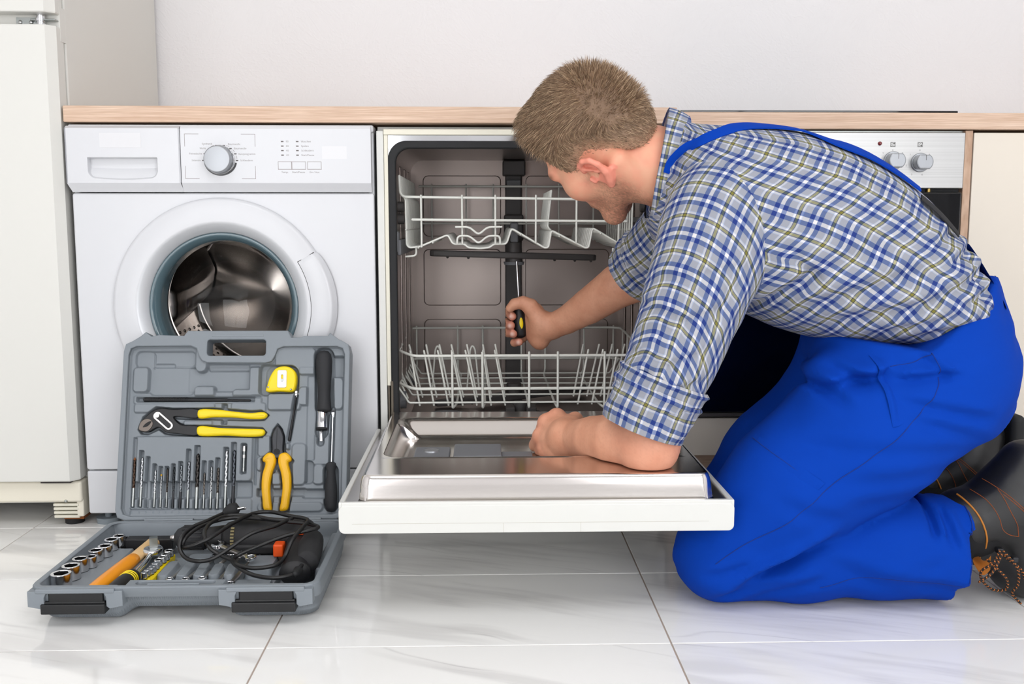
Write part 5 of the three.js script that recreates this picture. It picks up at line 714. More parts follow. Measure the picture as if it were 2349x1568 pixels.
const smin = (a, b, k) => { const h = Math.max(k - Math.abs(a - b), 0) / k; return Math.min(a, b) - h * h * k * 0.25; };
const smax = (a, b, k) => -smin(-a, -b, k);
const cone = (x, y, z, a, b) => { const dx = b[0] - a[0], dy = b[1] - a[1], dz = b[2] - a[2], px = x - a[0], py = y - a[1], pz = z - a[2], h = clamp((px * dx + py * dy + pz * dz) / (dx * dx + dy * dy + dz * dz + 1e-9)); return Math.hypot(px - dx * h, py - dy * h, pz - dz * h) - lerp(a[3], b[3], h); };
const ell = (x, y, z, c, r) => { const k0 = Math.hypot((x - c[0]) / r[0], (y - c[1]) / r[1], (z - c[2]) / r[2]), k1 = Math.hypot((x - c[0]) / r[0] ** 2, (y - c[1]) / r[1] ** 2, (z - c[2]) / r[2] ** 2); return k0 * (k0 - 1) / (k1 + 1e-9); };
const chain = (x, y, z, L, k) => { let d = 1e9; for (let i = 0; i + 1 < L.length; i++) d = smin(d, cone(x, y, z, L[i], L[i + 1]), k); return d; };
// folds along drawn crease lines [ax, ay, bx, by, width, depth]
const crease = (x, y, L) => { let s = 0; for (const [ax, ay, bx, by, w, d] of L) { const dx = bx - ax, dy = by - ay, l = Math.hypot(dx, dy), t = ((x - ax) * dx + (y - ay) * dy) / (l * l); if (t < -0.2 || t > 1.2) continue; const q = ((x - ax) * -dy + (y - ay) * dx) / l / w; if (Math.abs(q) > 4.5) continue; s += d * (0.75 * Math.exp(-((q - 1.5) ** 2) / 1.3) - Math.exp(-q * q)) * ss(-0.2, 0.25, t) * ss(1.2, 0.75, t); } return s; };
const paint = (g, fn) => { const p = g.attributes.position, c = new Float32Array(p.count * 3), k = new THREE.Color(); for (let i = 0; i < p.count; i++) { const [r, gg, b] = fn(p.getX(i), p.getY(i), p.getZ(i)); k.setRGB(r / 255, gg / 255, b / 255, THREE.SRGBColorSpace); c[i * 3] = k.r; c[i * 3 + 1] = k.g; c[i * 3 + 2] = k.b; } g.setAttribute('color', new THREE.BufferAttribute(c, 3)); return g; };
const mix3 = (a, b, t) => [lerp(a[0], b[0], t), lerp(a[1], b[1], t), lerp(a[2], b[2], t)];

// ---------- the man ----------
const PERSON = thing('person', 'person kneeling in blue bib trousers and checked shirt, reaching into the dishwasher', 'person', [0.6, 0, 0.34]);
const own = (name, g, m, label, parent = PERSON) => { const p = origin(parent); g.translate(-p.x, -p.y, -p.z); const o = new THREE.Mesh(g, m); o.name = name; parent.add(o); if (label) o.userData.label = label; return o; };
// head frame: X face forward, Y crown, Z his left ear
const YAW = 0.66, HU = V3(-0.783, 0.622, 0), HF0 = V3(-0.622, -0.783, 0), HF = HF0.clone().multiplyScalar(Math.cos(YAW)).add(V3(0, 0, -Math.sin(YAW))), HL = V3(0, 0, Math.cos(YAW)).addScaledVector(HF0, Math.sin(YAW)), HC = V3(...HEADC);
const toHead = (x, y, z) => { const a = x - HC.x, b = y - HC.y, c = z - HC.z; return [a * HF.x + b * HF.y + c * HF.z, a * HU.x + b * HU.y + c * HU.z, a * HL.x + b * HL.y + c * HL.z]; };
const fromHead = (X, Y, Z) => HC.clone().addScaledVector(HF, X).addScaledVector(HU, Y).addScaledVector(HL, Z);
const EAR = [[0.010, -0.006, 0.0775], [0.004, 0.006, 0.083], [-0.009, 0.008, 0.089], [-0.021, 0.001, 0.0925], [-0.025, -0.014, 0.0915], [-0.020, -0.031, 0.087], [-0.0105, -0.046, 0.081], [-0.0035, -0.053, 0.0775]];
EAR.forEach((p) => { p[0] += 0.006; p[1] -= 0.018; });
const EARR = [0.0042, 0.0046, 0.0046, 0.0048, 0.0048, 0.0046, 0.0056, 0.0058];
function headSDF(X, Y, Z) {
  const A = Math.abs(Z);
  let d = ell(X, Y, A, [-0.003, 0.024, 0], [0.09, 0.08, 0.072]);
  d = smin(d, ell(X, Y, A, [0.026, -0.035, 0], [0.068, 0.078, 0.062]), 0.03);
  d = smin(d, cone(X, Y, A, [-0.004, -0.07, 0.05, 0.017], [0.076, -0.112, 0.018, 0.018]), 0.026);
  d = smin(d, cone(X, Y, A, [0.083, -0.112, 0, 0.019], [0.081, -0.112, 0.014, 0.018]), 0.018);
  d = smin(d, ell(X, Y, A, [0.058, -0.034, 0.042], [0.03, 0.028, 0.028]), 0.026);
  d = smin(d, cone(X, Y, A, [0.09, 0.008, 0, 0.012], [0.078, 0.01, 0.042, 0.011]), 0.016);
  d = smin(d, cone(X, Y, A, [0.09, -0.072, 0, 0.014], [0.078, -0.074, 0.02, 0.013]), 0.02);
  d = smax(d, -ell(X, Y, A, [0.1, -0.013, 0.031], [0.02, 0.0105, 0.0155]), 0.014);
  d = smin(d, Math.hypot(X - 0.0775, Y + 0.0145, A - 0.031) - 0.0125, 0.002);
  d = smin(d, cone(X, Y, A, [0.092, 0.0, 0, 0.0085], [0.107, -0.044, 0, 0.012]), 0.014);
  d = smin(d, cone(X, Y, A, [0.1, -0.05, 0.012, 0.0075], [0.094, -0.051, 0.014, 0.006]), 0.007);
  d = smin(d, cone(X, Y, A, [0.1015, -0.072, 0, 0.0055], [0.088, -0.075, 0.024, 0.003]), 0.007);
  d = smin(d, cone(X, Y, A, [0.0995, -0.081, 0, 0.0065], [0.087, -0.078, 0.022, 0.003]), 0.007);
  // ears: rim, lobe, shallow bowl
  if (A > 0.055) {
    X -= 0.006; Y += 0.018;
    let e = 1e9; for (let i = 0; i + 1 < EAR.length; i++) e = smin(e, cone(X + 0.006, Y - 0.018, A, [...EAR[i], EARR[i]], [...EAR[i + 1], EARR[i + 1]]), 0.003);
    const n = (A - 0.0775) + (X + 0.006) * 0.42, pl = Math.max(Math.abs(n) - 0.0025, Math.hypot((X + 0.0075) / 0.0185, (Y + 0.021) / 0.029) * 0.018 - 0.018);
    e = smin(e, pl, 0.005); e = smin(e, cone(X, Y, A, [0.004, -0.004, 0.081, 0.003], [-0.013, -0.022, 0.087, 0.0035]), 0.004); e = smin(e, cone(X, Y, A, [0.0115, -0.023, 0.0775, 0.0045], [0.0105, -0.03, 0.078, 0.004]), 0.004);
    e = smax(e, -ell(X, Y, A, [0.0, -0.024, 0.083], [0.009, 0.0105, 0.008]), 0.003);
    d = smin(d, e, 0.006);
  }
  return d;
}
const N0 = J.n0, N1 = J.n1, N2 = J.n2;
const headNeck = (x, y, z) => { const [X, Y, Z] = toHead(x, y, z); let d = headSDF(X, Y, Z); d = smin(d, cone(x, y, z, N0, N1), 0.03); d = smin(d, cone(x, y, z, N1, N2), 0.02); const s1 = fromHead(-0.03, -0.055, 0.06), s2 = V3(N1[0] - 0.01, N1[1] - 0.045, N1[2] + 0.035); d = smin(d, cone(x, y, z, [s1.x, s1.y, s1.z, 0.014], [s2.x, s2.y, s2.z, 0.013]), 0.022); return d; };
function leftHand(x, y, z) {
  let d = chain(x, y, z, [J.lel, J.lfa, J.lfb, J.lwr, J.lp0], 0.002); d = smin(d, cone(x, y, z, J.lsh, J.lel), 0.02); d = smin(d, cone(x, y, z, J.lelt, J.lel), 0.008);
  for (let i = 1; i <= 4; i++) { d = smin(d, cone(x, y, z, J.lp0, J['lm' + i]), 0.01); d = smin(d, cone(x, y, z, J['lm' + i], J['lk' + i]), 0.006); d = smin(d, chain(x, y, z, [J['lk' + i], J[`lf${i}a`], J[`lf${i}b`], J[`lf${i}c`]], 0.004), 0.0035); }
  d = smin(d, chain(x, y, z, [J.lp0, J.lt0, J.lt1, J.lt2, J.lt3], 0.006), 0.006);
  return smax(d, lerp(0.2092, 0.2398, ss(0.36, 0.41, z)) - y, 0.004);   // flesh flattened where it rests on the door
}
function rightHand(x, y, z) {
  let d = chain(x, y, z, [J.rsh, J.rel, J.rfa, J.rfb, J.rfc, J.rwr, J.rp0], 0.002);
  for (let i = 1; i <= 4; i++) d = smin(d, cone(x, y, z, J.rp0, J['rp' + i]), 0.012);
  d = smin(d, cone(x, y, z, J.rp0, J.rheel), 0.014); d = smin(d, cone(x, y, z, J.rheel, J.rp4), 0.012);
  for (let i = 1; i <= 4; i++) d = smin(d, chain(x, y, z, [J['rp' + i], J[`rf${i}m`], J[`rf${i}a`], J[`rf${i}b`], J[`rf${i}c`]], 0.004), 0.0035);
  return smin(d, chain(x, y, z, [J.rwr, J.rth0, J.rth1, J.rth2, J.rth3, J.rth4], 0.008), 0.006);
}
{
  const skin = [224, 164, 133], pink = [230, 146, 120], dark = [212, 148, 117], beard = [138, 103, 80];
  const near = (x, y, z, p, r) => Math.exp(-((x - p[0]) ** 2 + (y - p[1]) ** 2 + (z - p[2]) ** 2) / (r * r));
  const head = paint(nets(headNeck, [HC.x - 0.16, HC.y - 0.17, HC.z - 0.15], [HC.x + 0.2, HC.y + 0.15, HC.z + 0.14], 0.0026), (x, y, z) => {
    const [X, Y, Z] = toHead(x, y, z), A = Math.abs(Z), n = noise(x * 900, y * 900, z * 900), m = fbm(x * 60, y * 60, z * 60, 3);
    let c = mix3(skin, pink, clamp(0.25 + m * 0.8));
    const b = ss(-0.05, -0.085, Y - 0.25 * clamp(0.02 - X, 0, 0.1) + 0.006 * m) * ss(-0.03, 0.02, X) + 0.45 * ss(0.03, -0.02, Math.abs(X - 0.018) - 0.006) * ss(0.0, -0.03, Y) * ss(-0.08, -0.05, Y);
    c = mix3(c, beard, clamp(b) * clamp(0.42 + 0.5 * n + m * 0.3));
    if (A > 0.076 && X < 0.03 && X > -0.03 && Y < 0.0) c = mix3(c, [233, 140, 120], 0.75);
    return mix3(c, [120, 85, 62], Math.exp(-(((Y - 0.012) / 0.005) ** 2)) * ss(0.07, 0.085, X) * ss(0.008, 0.014, A) * 0.8);
  });
  const nails = [1, 2, 3, 4].map((i) => J[`rf${i}c`]);
  const arms = (x, y, z) => { const m = fbm(x * 50, y * 50, z * 50, 3), hairy = clamp(noise(x * 500, y * 700, z * 500)) * 0.16; let c = mix3(skin, dark, clamp(0.45 + m)); c = mix3(c, [120, 84, 60], hairy * 0.6); const el = near(x, y, z, J.lel, 0.05) * 0.6; c = mix3(c, pink, clamp(el)); for (const p of [J.lk1, J.lk2, J.lk3, J.lk4]) c = mix3(c, pink, 0.7 * near(x, y, z, p, 0.016)); for (const p of nails) { c = mix3(c, [214, 128, 112], 0.6 * near(x, y, z, p, 0.014)); c = mix3(c, [226, 190, 178], near(x, y, z, [p[0] - 0.004, p[1], p[2] + 0.0085], 0.0055)); } return c; };
  const lh = paint(nets(leftHand, [0.065, 0.185, 0.2], [0.33, 0.42, 0.54], 0.0026), arms), rh = paint(nets(rightHand, [0.045, 0.32, -0.215], [0.4, 0.62, 0.1], 0.0026), arms);
  const core = paint(nets((x, y, z) => { let d = cone(x, y, z, [0.68, 0.5, 0.34, 0.07], [0.6, 0.58, 0.338, 0.11]); d = smin(d, cone(x, y, z, [0.6, 0.58, 0.338, 0.11], [0.43, 0.665, 0.33, 0.1]), 0.05); d = smin(d, cone(x, y, z, [0.43, 0.665, 0.33, 0.1], N2), 0.05); for (const [a, b] of [[J.lsh, [0.3, 0.43, 0.48, 0.045]], [J.rsh, [0.36, 0.58, 0.075, 0.045]], [[J.lsh[0], J.lsh[1], J.lsh[2], 0.05], [0.43, 0.665, 0.33, 0.08]], [[J.rsh[0], J.rsh[1], J.rsh[2], 0.05], [0.43, 0.665, 0.33, 0.08]]]) d = smin(d, cone(x, y, z, a, b), 0.04); for (const s of ['L', 'R']) { const hp = J['hip' + s], kn = J['knee' + s], an = J['ank' + s]; d = smin(d, cone(x, y, z, [hp[0] - (s === 'R' ? 0.055 : 0.015), hp[1] - 0.01, hp[2], 0.07], [kn[0], kn[1], kn[2], 0.055]), 0.05); d = smin(d, cone(x, y, z, [kn[0], kn[1], kn[2], 0.052], [an[0] - 0.04, an[1], an[2], 0.03]), 0.02); } return d; }, [0.2, 0.0, 0.03], [0.93, 0.82, 0.58], 0.012), () => skin);
  own('body', mergeGeometries([head, lh, rh, core].map((g) => { const q = g.toNonIndexed(); q.deleteAttribute('uv'); return q; })), new THREE.MeshPhysicalMaterial({ color: 0xffffff, vertexColors: true, roughness: 0.52, sheen: 0.15, sheenColor: new THREE.Color(0xffb090), sheenRoughness: 0.6 }));
}
// hair: a close cap and loose strands combed forward from the crown
{
  const line = (X, A) => { const P = [[-0.13, -0.1], [-0.09, -0.092], [-0.06, -0.072], [-0.03, -0.035], [-0.01, -0.02], [0.018, -0.022], [0.03, -0.034], [0.042, -0.03], [0.055, 0.008], [0.07, 0.042], [0.09, 0.062], [0.12, 0.07]]; for (let i = 0; i + 1 < P.length; i++) if (X < P[i + 1][0]) return lerp(P[i][1], P[i + 1][1], clamp((X - P[i][0]) / (P[i + 1][0] - P[i][0]))); return 0.07; };
  const skull = (X, Y, Z) => { let d = ell(X, Y, Z, [-0.003, 0.024, 0], [0.09, 0.08, 0.072]); d = smin(d, ell(X, Y, Z, [0.026, -0.035, 0], [0.068, 0.078, 0.062]), 0.03); return smin(d, ell(X, Y, Z, [-0.045, -0.04, 0], [0.045, 0.05, 0.053]), 0.03); };
  const thick = (X, Y, Z) => { const e = Y - line(X, Math.abs(Z)); return -0.0025 + 0.0075 * ss(0, 0.045, e) + 0.006 * ss(0.04, 0.09, e) * ss(0.085, 0.03, Math.abs(Z)) + 0.015 * ss(0.0, 0.07, X) * ss(0.015, 0.045, e) * ss(0.09, 0.03, Math.abs(Z)); };
  const hairF = (x, y, z) => { const [X, Y, Z] = toHead(x, y, z); return smax(skull(X, Y, Z) - thick(X, Y, Z), line(X, Math.abs(Z)) - Y + 0.004 * noise(X * 160, Y * 160, Z * 160), 0.004); };
  const cap = nets(hairF, [HC.x - 0.17, HC.y - 0.13, HC.z - 0.13], [HC.x + 0.17, HC.y + 0.16, HC.z + 0.13], 0.0035), tones = [[166, 136, 108], [140, 112, 88], [190, 160, 128], [152, 124, 97], [120, 95, 73], [205, 176, 144]];
  paint(cap, (x, y, z) => { const [X, Y, Z] = toHead(x, y, z); return mix3([138, 110, 86], [208, 166, 138], 0.85 * ss(0.05, 0.0, Y - line(X, Math.abs(Z)))); });
  const pos = [], col = [], idx = [], K = new THREE.Color(), p = cap.attributes.position, nn = cap.attributes.normal, count = p.count;
  for (let s = 0; s < 24000; s++) {
    const i = Math.floor(rnd() * count), a = V3(p.getX(i) + (rnd() - 0.5) * 0.004, p.getY(i) + (rnd() - 0.5) * 0.004, p.getZ(i) + (rnd() - 0.5) * 0.004), n = V3(nn.getX(i), nn.getY(i), nn.getZ(i)), [X, Y, Z] = toHead(a.x, a.y, a.z), e = Y - line(X, Math.abs(Z)); if (e < 0.001) continue;
    const top = ss(0.04, 0.085, e), fwd = HF.clone().multiplyScalar(top * ss(-0.09, -0.03, X)).addScaledVector(HU, -0.9 * (1 - top) - 0.35 * top * ss(0.03, 0.09, X)).addScaledVector(HF, -0.45 * (1 - top)).addScaledVector(HL, (rnd() - 0.5) * 0.5);
    fwd.addScaledVector(n, -fwd.dot(n)); const dir = fwd.addScaledVector(n, 0.26 + 0.14 * top + rnd() * 0.16).normalize(), len = (0.004 + 0.005 * ss(0.01, 0.05, e) + 0.009 * top + 0.008 * top * ss(0.02, 0.07, X)) * (0.6 + rnd() * 0.7), w = 0.00032 + rnd() * 0.00012;
    const S = V3(rnd() - 0.5, rnd() - 0.5, rnd() - 0.5).cross(dir).normalize(), T = S.clone().cross(dir), c = tones[Math.floor(rnd() * 6)], sh = 0.85 + rnd() * 0.25; K.setRGB(c[0] / 255 * sh, c[1] / 255 * sh, c[2] / 255 * sh, THREE.SRGBColorSpace);
    const b0 = pos.length / 3, mid = a.clone().addScaledVector(dir, len * 0.55), tip = a.clone().addScaledVector(dir, len).addScaledVector(n, -len * 0.16);
    a.addScaledVector(n, -0.0015);
    for (const [q, k] of [[a, 1], [mid, 0.8]]) for (let j = 0; j < 3; j++) { const an = j * 2.094; pos.push(q.x + (S.x * Math.cos(an) + T.x * Math.sin(an)) * w * k, q.y + (S.y * Math.cos(an) + T.y * Math.sin(an)) * w * k, q.z + (S.z * Math.cos(an) + T.z * Math.sin(an)) * w * k); }
    pos.push(tip.x, tip.y, tip.z); for (let j = 0; j < 7; j++) col.push(K.r, K.g, K.b);
    for (let j = 0; j < 3; j++) { const u = b0 + j, v = b0 + (j + 1) % 3; idx.push(u, v, u + 3, v, v + 3, u + 3, u + 3, v + 3, b0 + 6); }
  }
  const hm = new THREE.MeshPhysicalMaterial({ color: 0xffffff, vertexColors: true, roughness: 0.55, sheen: 0.3, sheenColor: new THREE.Color(0xd8b890) });
  const H = own('hair', cap, hm);
  const g = new THREE.BufferGeometry(); g.setAttribute('position', new THREE.Float32BufferAttribute(pos, 3)); g.setAttribute('color', new THREE.Float32BufferAttribute(col, 3)); g.setIndex(idx); g.computeVertexNormals();
  own('hair_strands', g, hm, null, H).userData.kind = 'stuff';
}
// ---------- checked shirt ----------
const CHECK = 0.0548;
const plaidTex = (() => {
  const B = [[5.8, [244, 241, 238]], [7.0, [22, 54, 134]], [10.4, [168, 171, 180]], [1.2, [190, 203, 236]], [2.6, [238, 238, 238]], [1.2, [38, 46, 92]], [3.9, [136, 129, 48]], [1.2, [38, 46, 92]], [2.6, [238, 238, 238]], [1.2, [190, 203, 236]], [10.4, [168, 171, 180]], [7.0, [22, 54, 134]]], tot = B.reduce((s, b) => s + b[0], 0);
  const thread = (t) => { let x = ((t % 1) + 1) % 1 * tot; for (const [w, c] of B) { if (x < w) return c; x -= w; } return B[0][1]; };
  return tex(512, 512, (u, v) => { const a = thread(u), b = thread(v), w = ((Math.floor(u * 256) + Math.floor(v * 256)) % 2 ? 0.58 : 0.42), n = 6 * (hash(Math.floor(u * 512), Math.floor(v * 512), 3) - 0.5); return [0, 1, 2].map((i) => a[i] * w + b[i] * (1 - w) + n); });
})();
M.plaid = mat(0xdcdcde, 0.85, 0, { map: plaidTex, sheen: 0.12, side: THREE.DoubleSide });
const cr = (a, b, c, d, t) => 0.5 * (2 * b + (c - a) * t + (2 * a - 5 * b + 4 * c - d) * t * t + (3 * b - a - 3 * c + d) * t * t * t);
const along = (L, s) => { const n = L.length, i = clamp(Math.floor(s), 0, n - 2), t = s - i, P = (k) => L[clamp(k, 0, n - 1)]; return L[0].map((_, q) => cr(P(i - 1)[q], P(i)[q], P(i + 1)[q], P(i + 2)[q], t)); };
const pw = (c, e) => Math.sign(c) * Math.pow(Math.abs(c), e);
function torsoAt(s, phi, off = 0, folds = true) {              // phi 0 faces +z (his left), PI/2 is his back
  const [tx, ty, bx, by, a, c] = along(TORSO, s), hx = (tx - bx) / 2, hy = (ty - by) / 2, l = Math.hypot(hx, hy), C = pw(Math.cos(phi), 0.86), S = pw(Math.sin(phi), 0.9);
  let p = V3((tx + bx) / 2 + hx * S, (ty + by) / 2 + hy * S, c + a * C), n = V3(hx / l * Math.sin(phi) , hy / l * Math.sin(phi), Math.cos(phi) * l / a).normalize(), d = off;
  if (folds) { d += crease(p.x, p.y, CRS) * ss(-0.2, 0.3, Math.cos(phi)) + 0.0035 * fbm(p.x * 14, p.y * 14, p.z * 14, 3) + 0.004 * fbm(p.x * 30 + 5, p.y * 30, p.z * 12, 2) * ss(3.4, 1.2, s); }
  return p.addScaledVector(n, d);
}
const loftUV = (nu, nv, fn, mid = 0.5) => {                   // fn(u around, v along) -> Vector3; uv from arc lengths
  const P = []; for (let j = 0; j <= nv; j++) { P.push([]); for (let i = 0; i <= nu; i++) P[j].push(fn(i / nu, j / nv)); }
  const m = Math.round(mid * nu), U = [], W = []; for (let j = 0; j <= nv; j++) { U.push(new Array(nu + 1).fill(0)); W.push(new Array(nu + 1).fill(0)); for (let i = m + 1; i <= nu; i++) U[j][i] = U[j][i - 1] + P[j][i].distanceTo(P[j][i - 1]); for (let i = m - 1; i >= 0; i--) U[j][i] = U[j][i + 1] - P[j][i].distanceTo(P[j][i + 1]); if (j) for (let i = 0; i <= nu; i++) W[j][i] = W[j - 1][i] + P[j][i].distanceTo(P[j - 1][i]); }
  const g = grid(nu, nv, (u, v) => { const p = P[Math.round(v * nv)][Math.round(u * nu)]; return [p.x, p.y, p.z]; }, (u, v) => [U[Math.round(v * nv)][Math.round(u * nu)] / CHECK, W[Math.round(v * nv)][Math.round(u * nu)] / CHECK]);
  const nn = g.attributes.normal, row = nu + 1; if (P[0][0].distanceTo(P[0][nu]) < 1e-4) for (let j = 0; j <= nv; j++) { const a = j * row, b = a + nu, v = V3(nn.getX(a) + nn.getX(b), nn.getY(a) + nn.getY(b), nn.getZ(a) + nn.getZ(b)).normalize(); nn.setXYZ(a, v.x, v.y, v.z); nn.setXYZ(b, v.x, v.y, v.z); }
  return g;
};
const SH = own('shirt', loftUV(200, 190, (u, v) => torsoAt(v * 11, -PI + u * 2 * PI)), M.plaid, 'blue, white and grey checked shirt');
const tubeAt = (L, s, phi, k = 1, off = 0, ez = 0.95) => {
  const c = along(L, s), c1 = along(L, Math.min(s + 0.05, L.length - 1)), c0 = along(L, Math.max(s - 0.05, 0)), T = V3(c1[0] - c0[0], c1[1] - c0[1], c1[2] - c0[2]).normalize(), Z = V3(0, 0, 1).addScaledVector(T, -T.z).normalize(), X = Z.clone().cross(T), r = c[3] * k + off;
  return V3(c[0], c[1], c[2]).addScaledVector(Z, Math.cos(phi) * r * ez).addScaledVector(X, Math.sin(phi) * r);
};
const wr = (p, k) => 0.0026 * fbm(p.x * 22, p.y * 34, p.z * 22 + k, 3);
own('sleeve', loftUV(110, 120, (u, v) => { const phi = -PI + u * 2 * PI, s = v * 7.4, q = tubeAt(SLEEVE_L, s, phi); return tubeAt(SLEEVE_L, s, phi, 1, crease(q.x, q.y, CRA) * ss(-0.3, 0.3, Math.cos(phi)) + wr(q, 0) - 0.012 * ss(0.5, 0, v * 7.4)); }), M.plaid, null, SH);
own('sleeve', loftUV(80, 60, (u, v) => { const phi = -PI + u * 2 * PI, q = tubeAt(SLEEVE_R, v * 4.3, phi); return tubeAt(SLEEVE_R, v * 4.3, phi, 1, wr(q, 7) * 1.6); }), M.plaid, null, SH);
const cuff = (L, s0, s1, k, out) => loftUV(110, 40, (u, v) => { const phi = -PI + u * 2 * PI, w = v * 1.25, s = lerp(s0, s1, Math.min(w, 1)), q = tubeAt(L, s, phi), lump = 0.0035 * fbm(q.x * 40 + k, q.y * 60, q.z * 40, 3) + 0.003 * Math.sin(phi * 3 + s * 4 + k) * 0.6; return tubeAt(L, s, phi, 1, w > 1 ? lerp(out, -0.012, ss(1, 1.25, w)) + lump : out * ss(0, 0.12, w) + 0.004 * Math.exp(-(((w - 0.08) / 0.07) ** 2)) + lump); });
own('cuff', cuff(SLEEVE_L, 6.35, 8, 1, 0.006), M.plaid, 'rolled-up cuff', SH); own('cuff', cuff(SLEEVE_L, 6.0, 6.9, 4, 0.0035), M.plaid, null, SH); own('cuff', cuff(SLEEVE_R, 3.6, 5, 9, 0.006), M.plaid, 'rolled-up cuff', SH); own('cuff', cuff(SLEEVE_R, 3.0, 4.2, 12, 0.003), M.plaid, null, SH);
// shoulder seam
own('seam', sweep(Array.from({ length: 50 }, (_, i) => tubeAt(SLEEVE_L, 1.35, lerp(-1.2, 2.4, i / 49), 1, 0.0005)), 0.0008, 5), mat(0x39415a, 0.9), null, SH);
{ // collar
  const [a0, b0, a1, b1, a2, b2] = COLLAR, e = (A, B, rz, phi, bow) => V3((A[0] + B[0]) / 2 + (A[0] - B[0]) / 2 * Math.sin(phi) - bow * Math.max(Math.cos(phi), 0) , (A[1] + B[1]) / 2 + (A[1] - B[1]) / 2 * Math.sin(phi), 0.316 + rz * Math.cos(phi));
  own('collar', loftUV(100, 24, (u, v) => { const phi = -PI * 0.5 + 0.06 + u * (2 * PI - 0.12), A = e(a0, b0, 0.066, phi, 0.0), B = e(a1, b1, 0.075, phi, 0.013), C = e(a2, b2, 0.088, phi, 0.0); const p = v < 0.25 ? A.lerp(B, v / 0.25) : B.lerp(C, (v - 0.25) / 0.75); const n = V3(0, Math.sin(phi), Math.cos(phi)); return p.addScaledVector(n, 0.004 * Math.sin(PI * v) + 0.0015 * Math.sin(phi * 5)); }, 0.25), M.plaid, 'turned-down collar', SH);
}
// ---------- bib trousers ----------
const BLUE = mat(0x023ba4, 0.88, 0, { specularIntensity: 0.25, side: THREE.DoubleSide });
const q4 = (x, y, z, r) => [x, y, z, r];
const legT = {}; for (const [s, z, dx, dy] of [['L', 0, 0, 0], ['R', -0.195, 0.048, 0.0]]) legT[s] = { thigh: [q4(0.726 + dx, 0.367 + dy, 0.425 + z, 0.118), q4(0.615 + dx, 0.28 + dy, 0.43 + z, 0.115), q4(0.5 + dx, 0.19 + dy, 0.432 + z, 0.098), q4(0.386 + dx, 0.0805, 0.432 + z, 0.0765)], shin: [q4(0.386 + dx, 0.0765, 0.432 + z, 0.0735), q4(0.52 + dx, 0.077, 0.432 + z, 0.071), q4(0.65 + dx, 0.092, 0.432 + z, 0.081), q4(0.77 + dx, 0.0875, 0.432 + z, 0.0865)] };
const lineY = (A, B, x, y) => { const dx = B[0] - A[0], dy = B[1] - A[1], l = Math.hypot(dx, dy); return ((y - A[1]) * dx - (x - A[0]) * dy) / l * Math.sign(dx); };
function trousers(x, y, z, folds = true) {
  let d = 1e9; for (const s of ['L', 'R']) { let t = chain(x, y, z, legT[s].thigh, 0.05), k = chain(x, y, z, legT[s].shin, 0.03); k = smax(k, -lineY([0.8, 0.2], [0.788, 0], y === y ? x : x, y) * 0 + (x - lerp(0.757, 0.776, clamp(y / 0.18))), 0.006); d = smin(d, smin(t, k, 0.005), s === 'R' ? 0.03 : 0.02); }
  let b = cone(x, y, z, q4(0.726, 0.372, 0.42, 0.119), q4(0.745, 0.375, 0.25, 0.115)); b = smin(b, cone(x, y, z, q4(0.735, 0.43, 0.37, 0.116), q4(0.745, 0.43, 0.31, 0.116)), 0.06); b = smin(b, cone(x, y, z, q4(0.648, 0.41, 0.385, 0.1), q4(0.66, 0.41, 0.28, 0.1)), 0.06); b = smin(b, cone(x, y, z, q4(0.742, 0.5, 0.38, 0.095), q4(0.745, 0.5, 0.3, 0.095)), 0.06);
  b = smin(b, cone(x, y, z, q4(0.552, 0.378, 0.44, 0.03), q4(0.61, 0.385, 0.46, 0.04)), 0.02);
  d = smin(d, b, 0.05);
  if (folds && d < 0.06) { const a = x * 0.78 + y * 0.62, b = -x * 0.62 + y * 0.78, m = fbm(a * 5, b * 9, z * 6 + 2, 3), low = ss(0.17, 0.1, y), pull = Math.sin(b * 120 + m * 9) * ss(0.02, 0.3, fbm(a * 7 + 3, b * 6, z * 7, 2)) * (1 - low), shn = Math.sin((y - x * 0.35) * 150 + m * 10) * ss(0.05, 0.3, fbm(x * 9, y * 9 + 4, z * 8, 2)) * low;
    d -= crease(x, y, CRT) * ss(0.26, 0.4, z) * 1.5 + (0.004 * fbm(x * 12, y * 16, z * 11, 3) + 0.0022 * pull + 0.0011 * shn) * ss(0.77, 0.7, x - 0.25 * ss(0.15, 0.22, y)) * ss(0.0, 0.03, y); }
  const cut = Math.min(lineY(WAIST[0], WAIST[2], x, y), lineY(WAIST[2], WAIST[3], x, y)); d = smax(d, cut - 0.006, 0.004);
  return smax(d, 0.0006 - y, 0.004);
}
const TR = own('bib_trousers', nets(trousers, [0.29, -0.006, 0.1], [0.9, 0.53, 0.565], 0.0052), BLUE, 'royal blue work trousers');
const surf = (f, x, y, z1 = 0.6) => { let z = z1; for (let i = 0; i < 200; i++) { const d = f(x, y, z); if (d < 0.0004) break; z -= Math.max(d * 0.7, 0.0006); if (z < 0.15) return null; } return V3(x, y, z); };
const onSurf = (f, L, n, off = 0) => { const P = smooth(L.map(([x, y]) => [x, y, 0]), n).map((p) => surf(f, p.x, p.y)).filter(Boolean); P.forEach((p) => { p.z += off; }); return P; };
const stitch = mat(0x032c80, 0.9);
for (const L of [SEAM1, SEAM2, SEAM3, SEAM4, SEAM5]) if (onSurf(trousers, L, 70).length > 2) own('seam', sweep(onSurf(trousers, L, 120, 0.0), 0.0007, 6), stitch, null, TR);
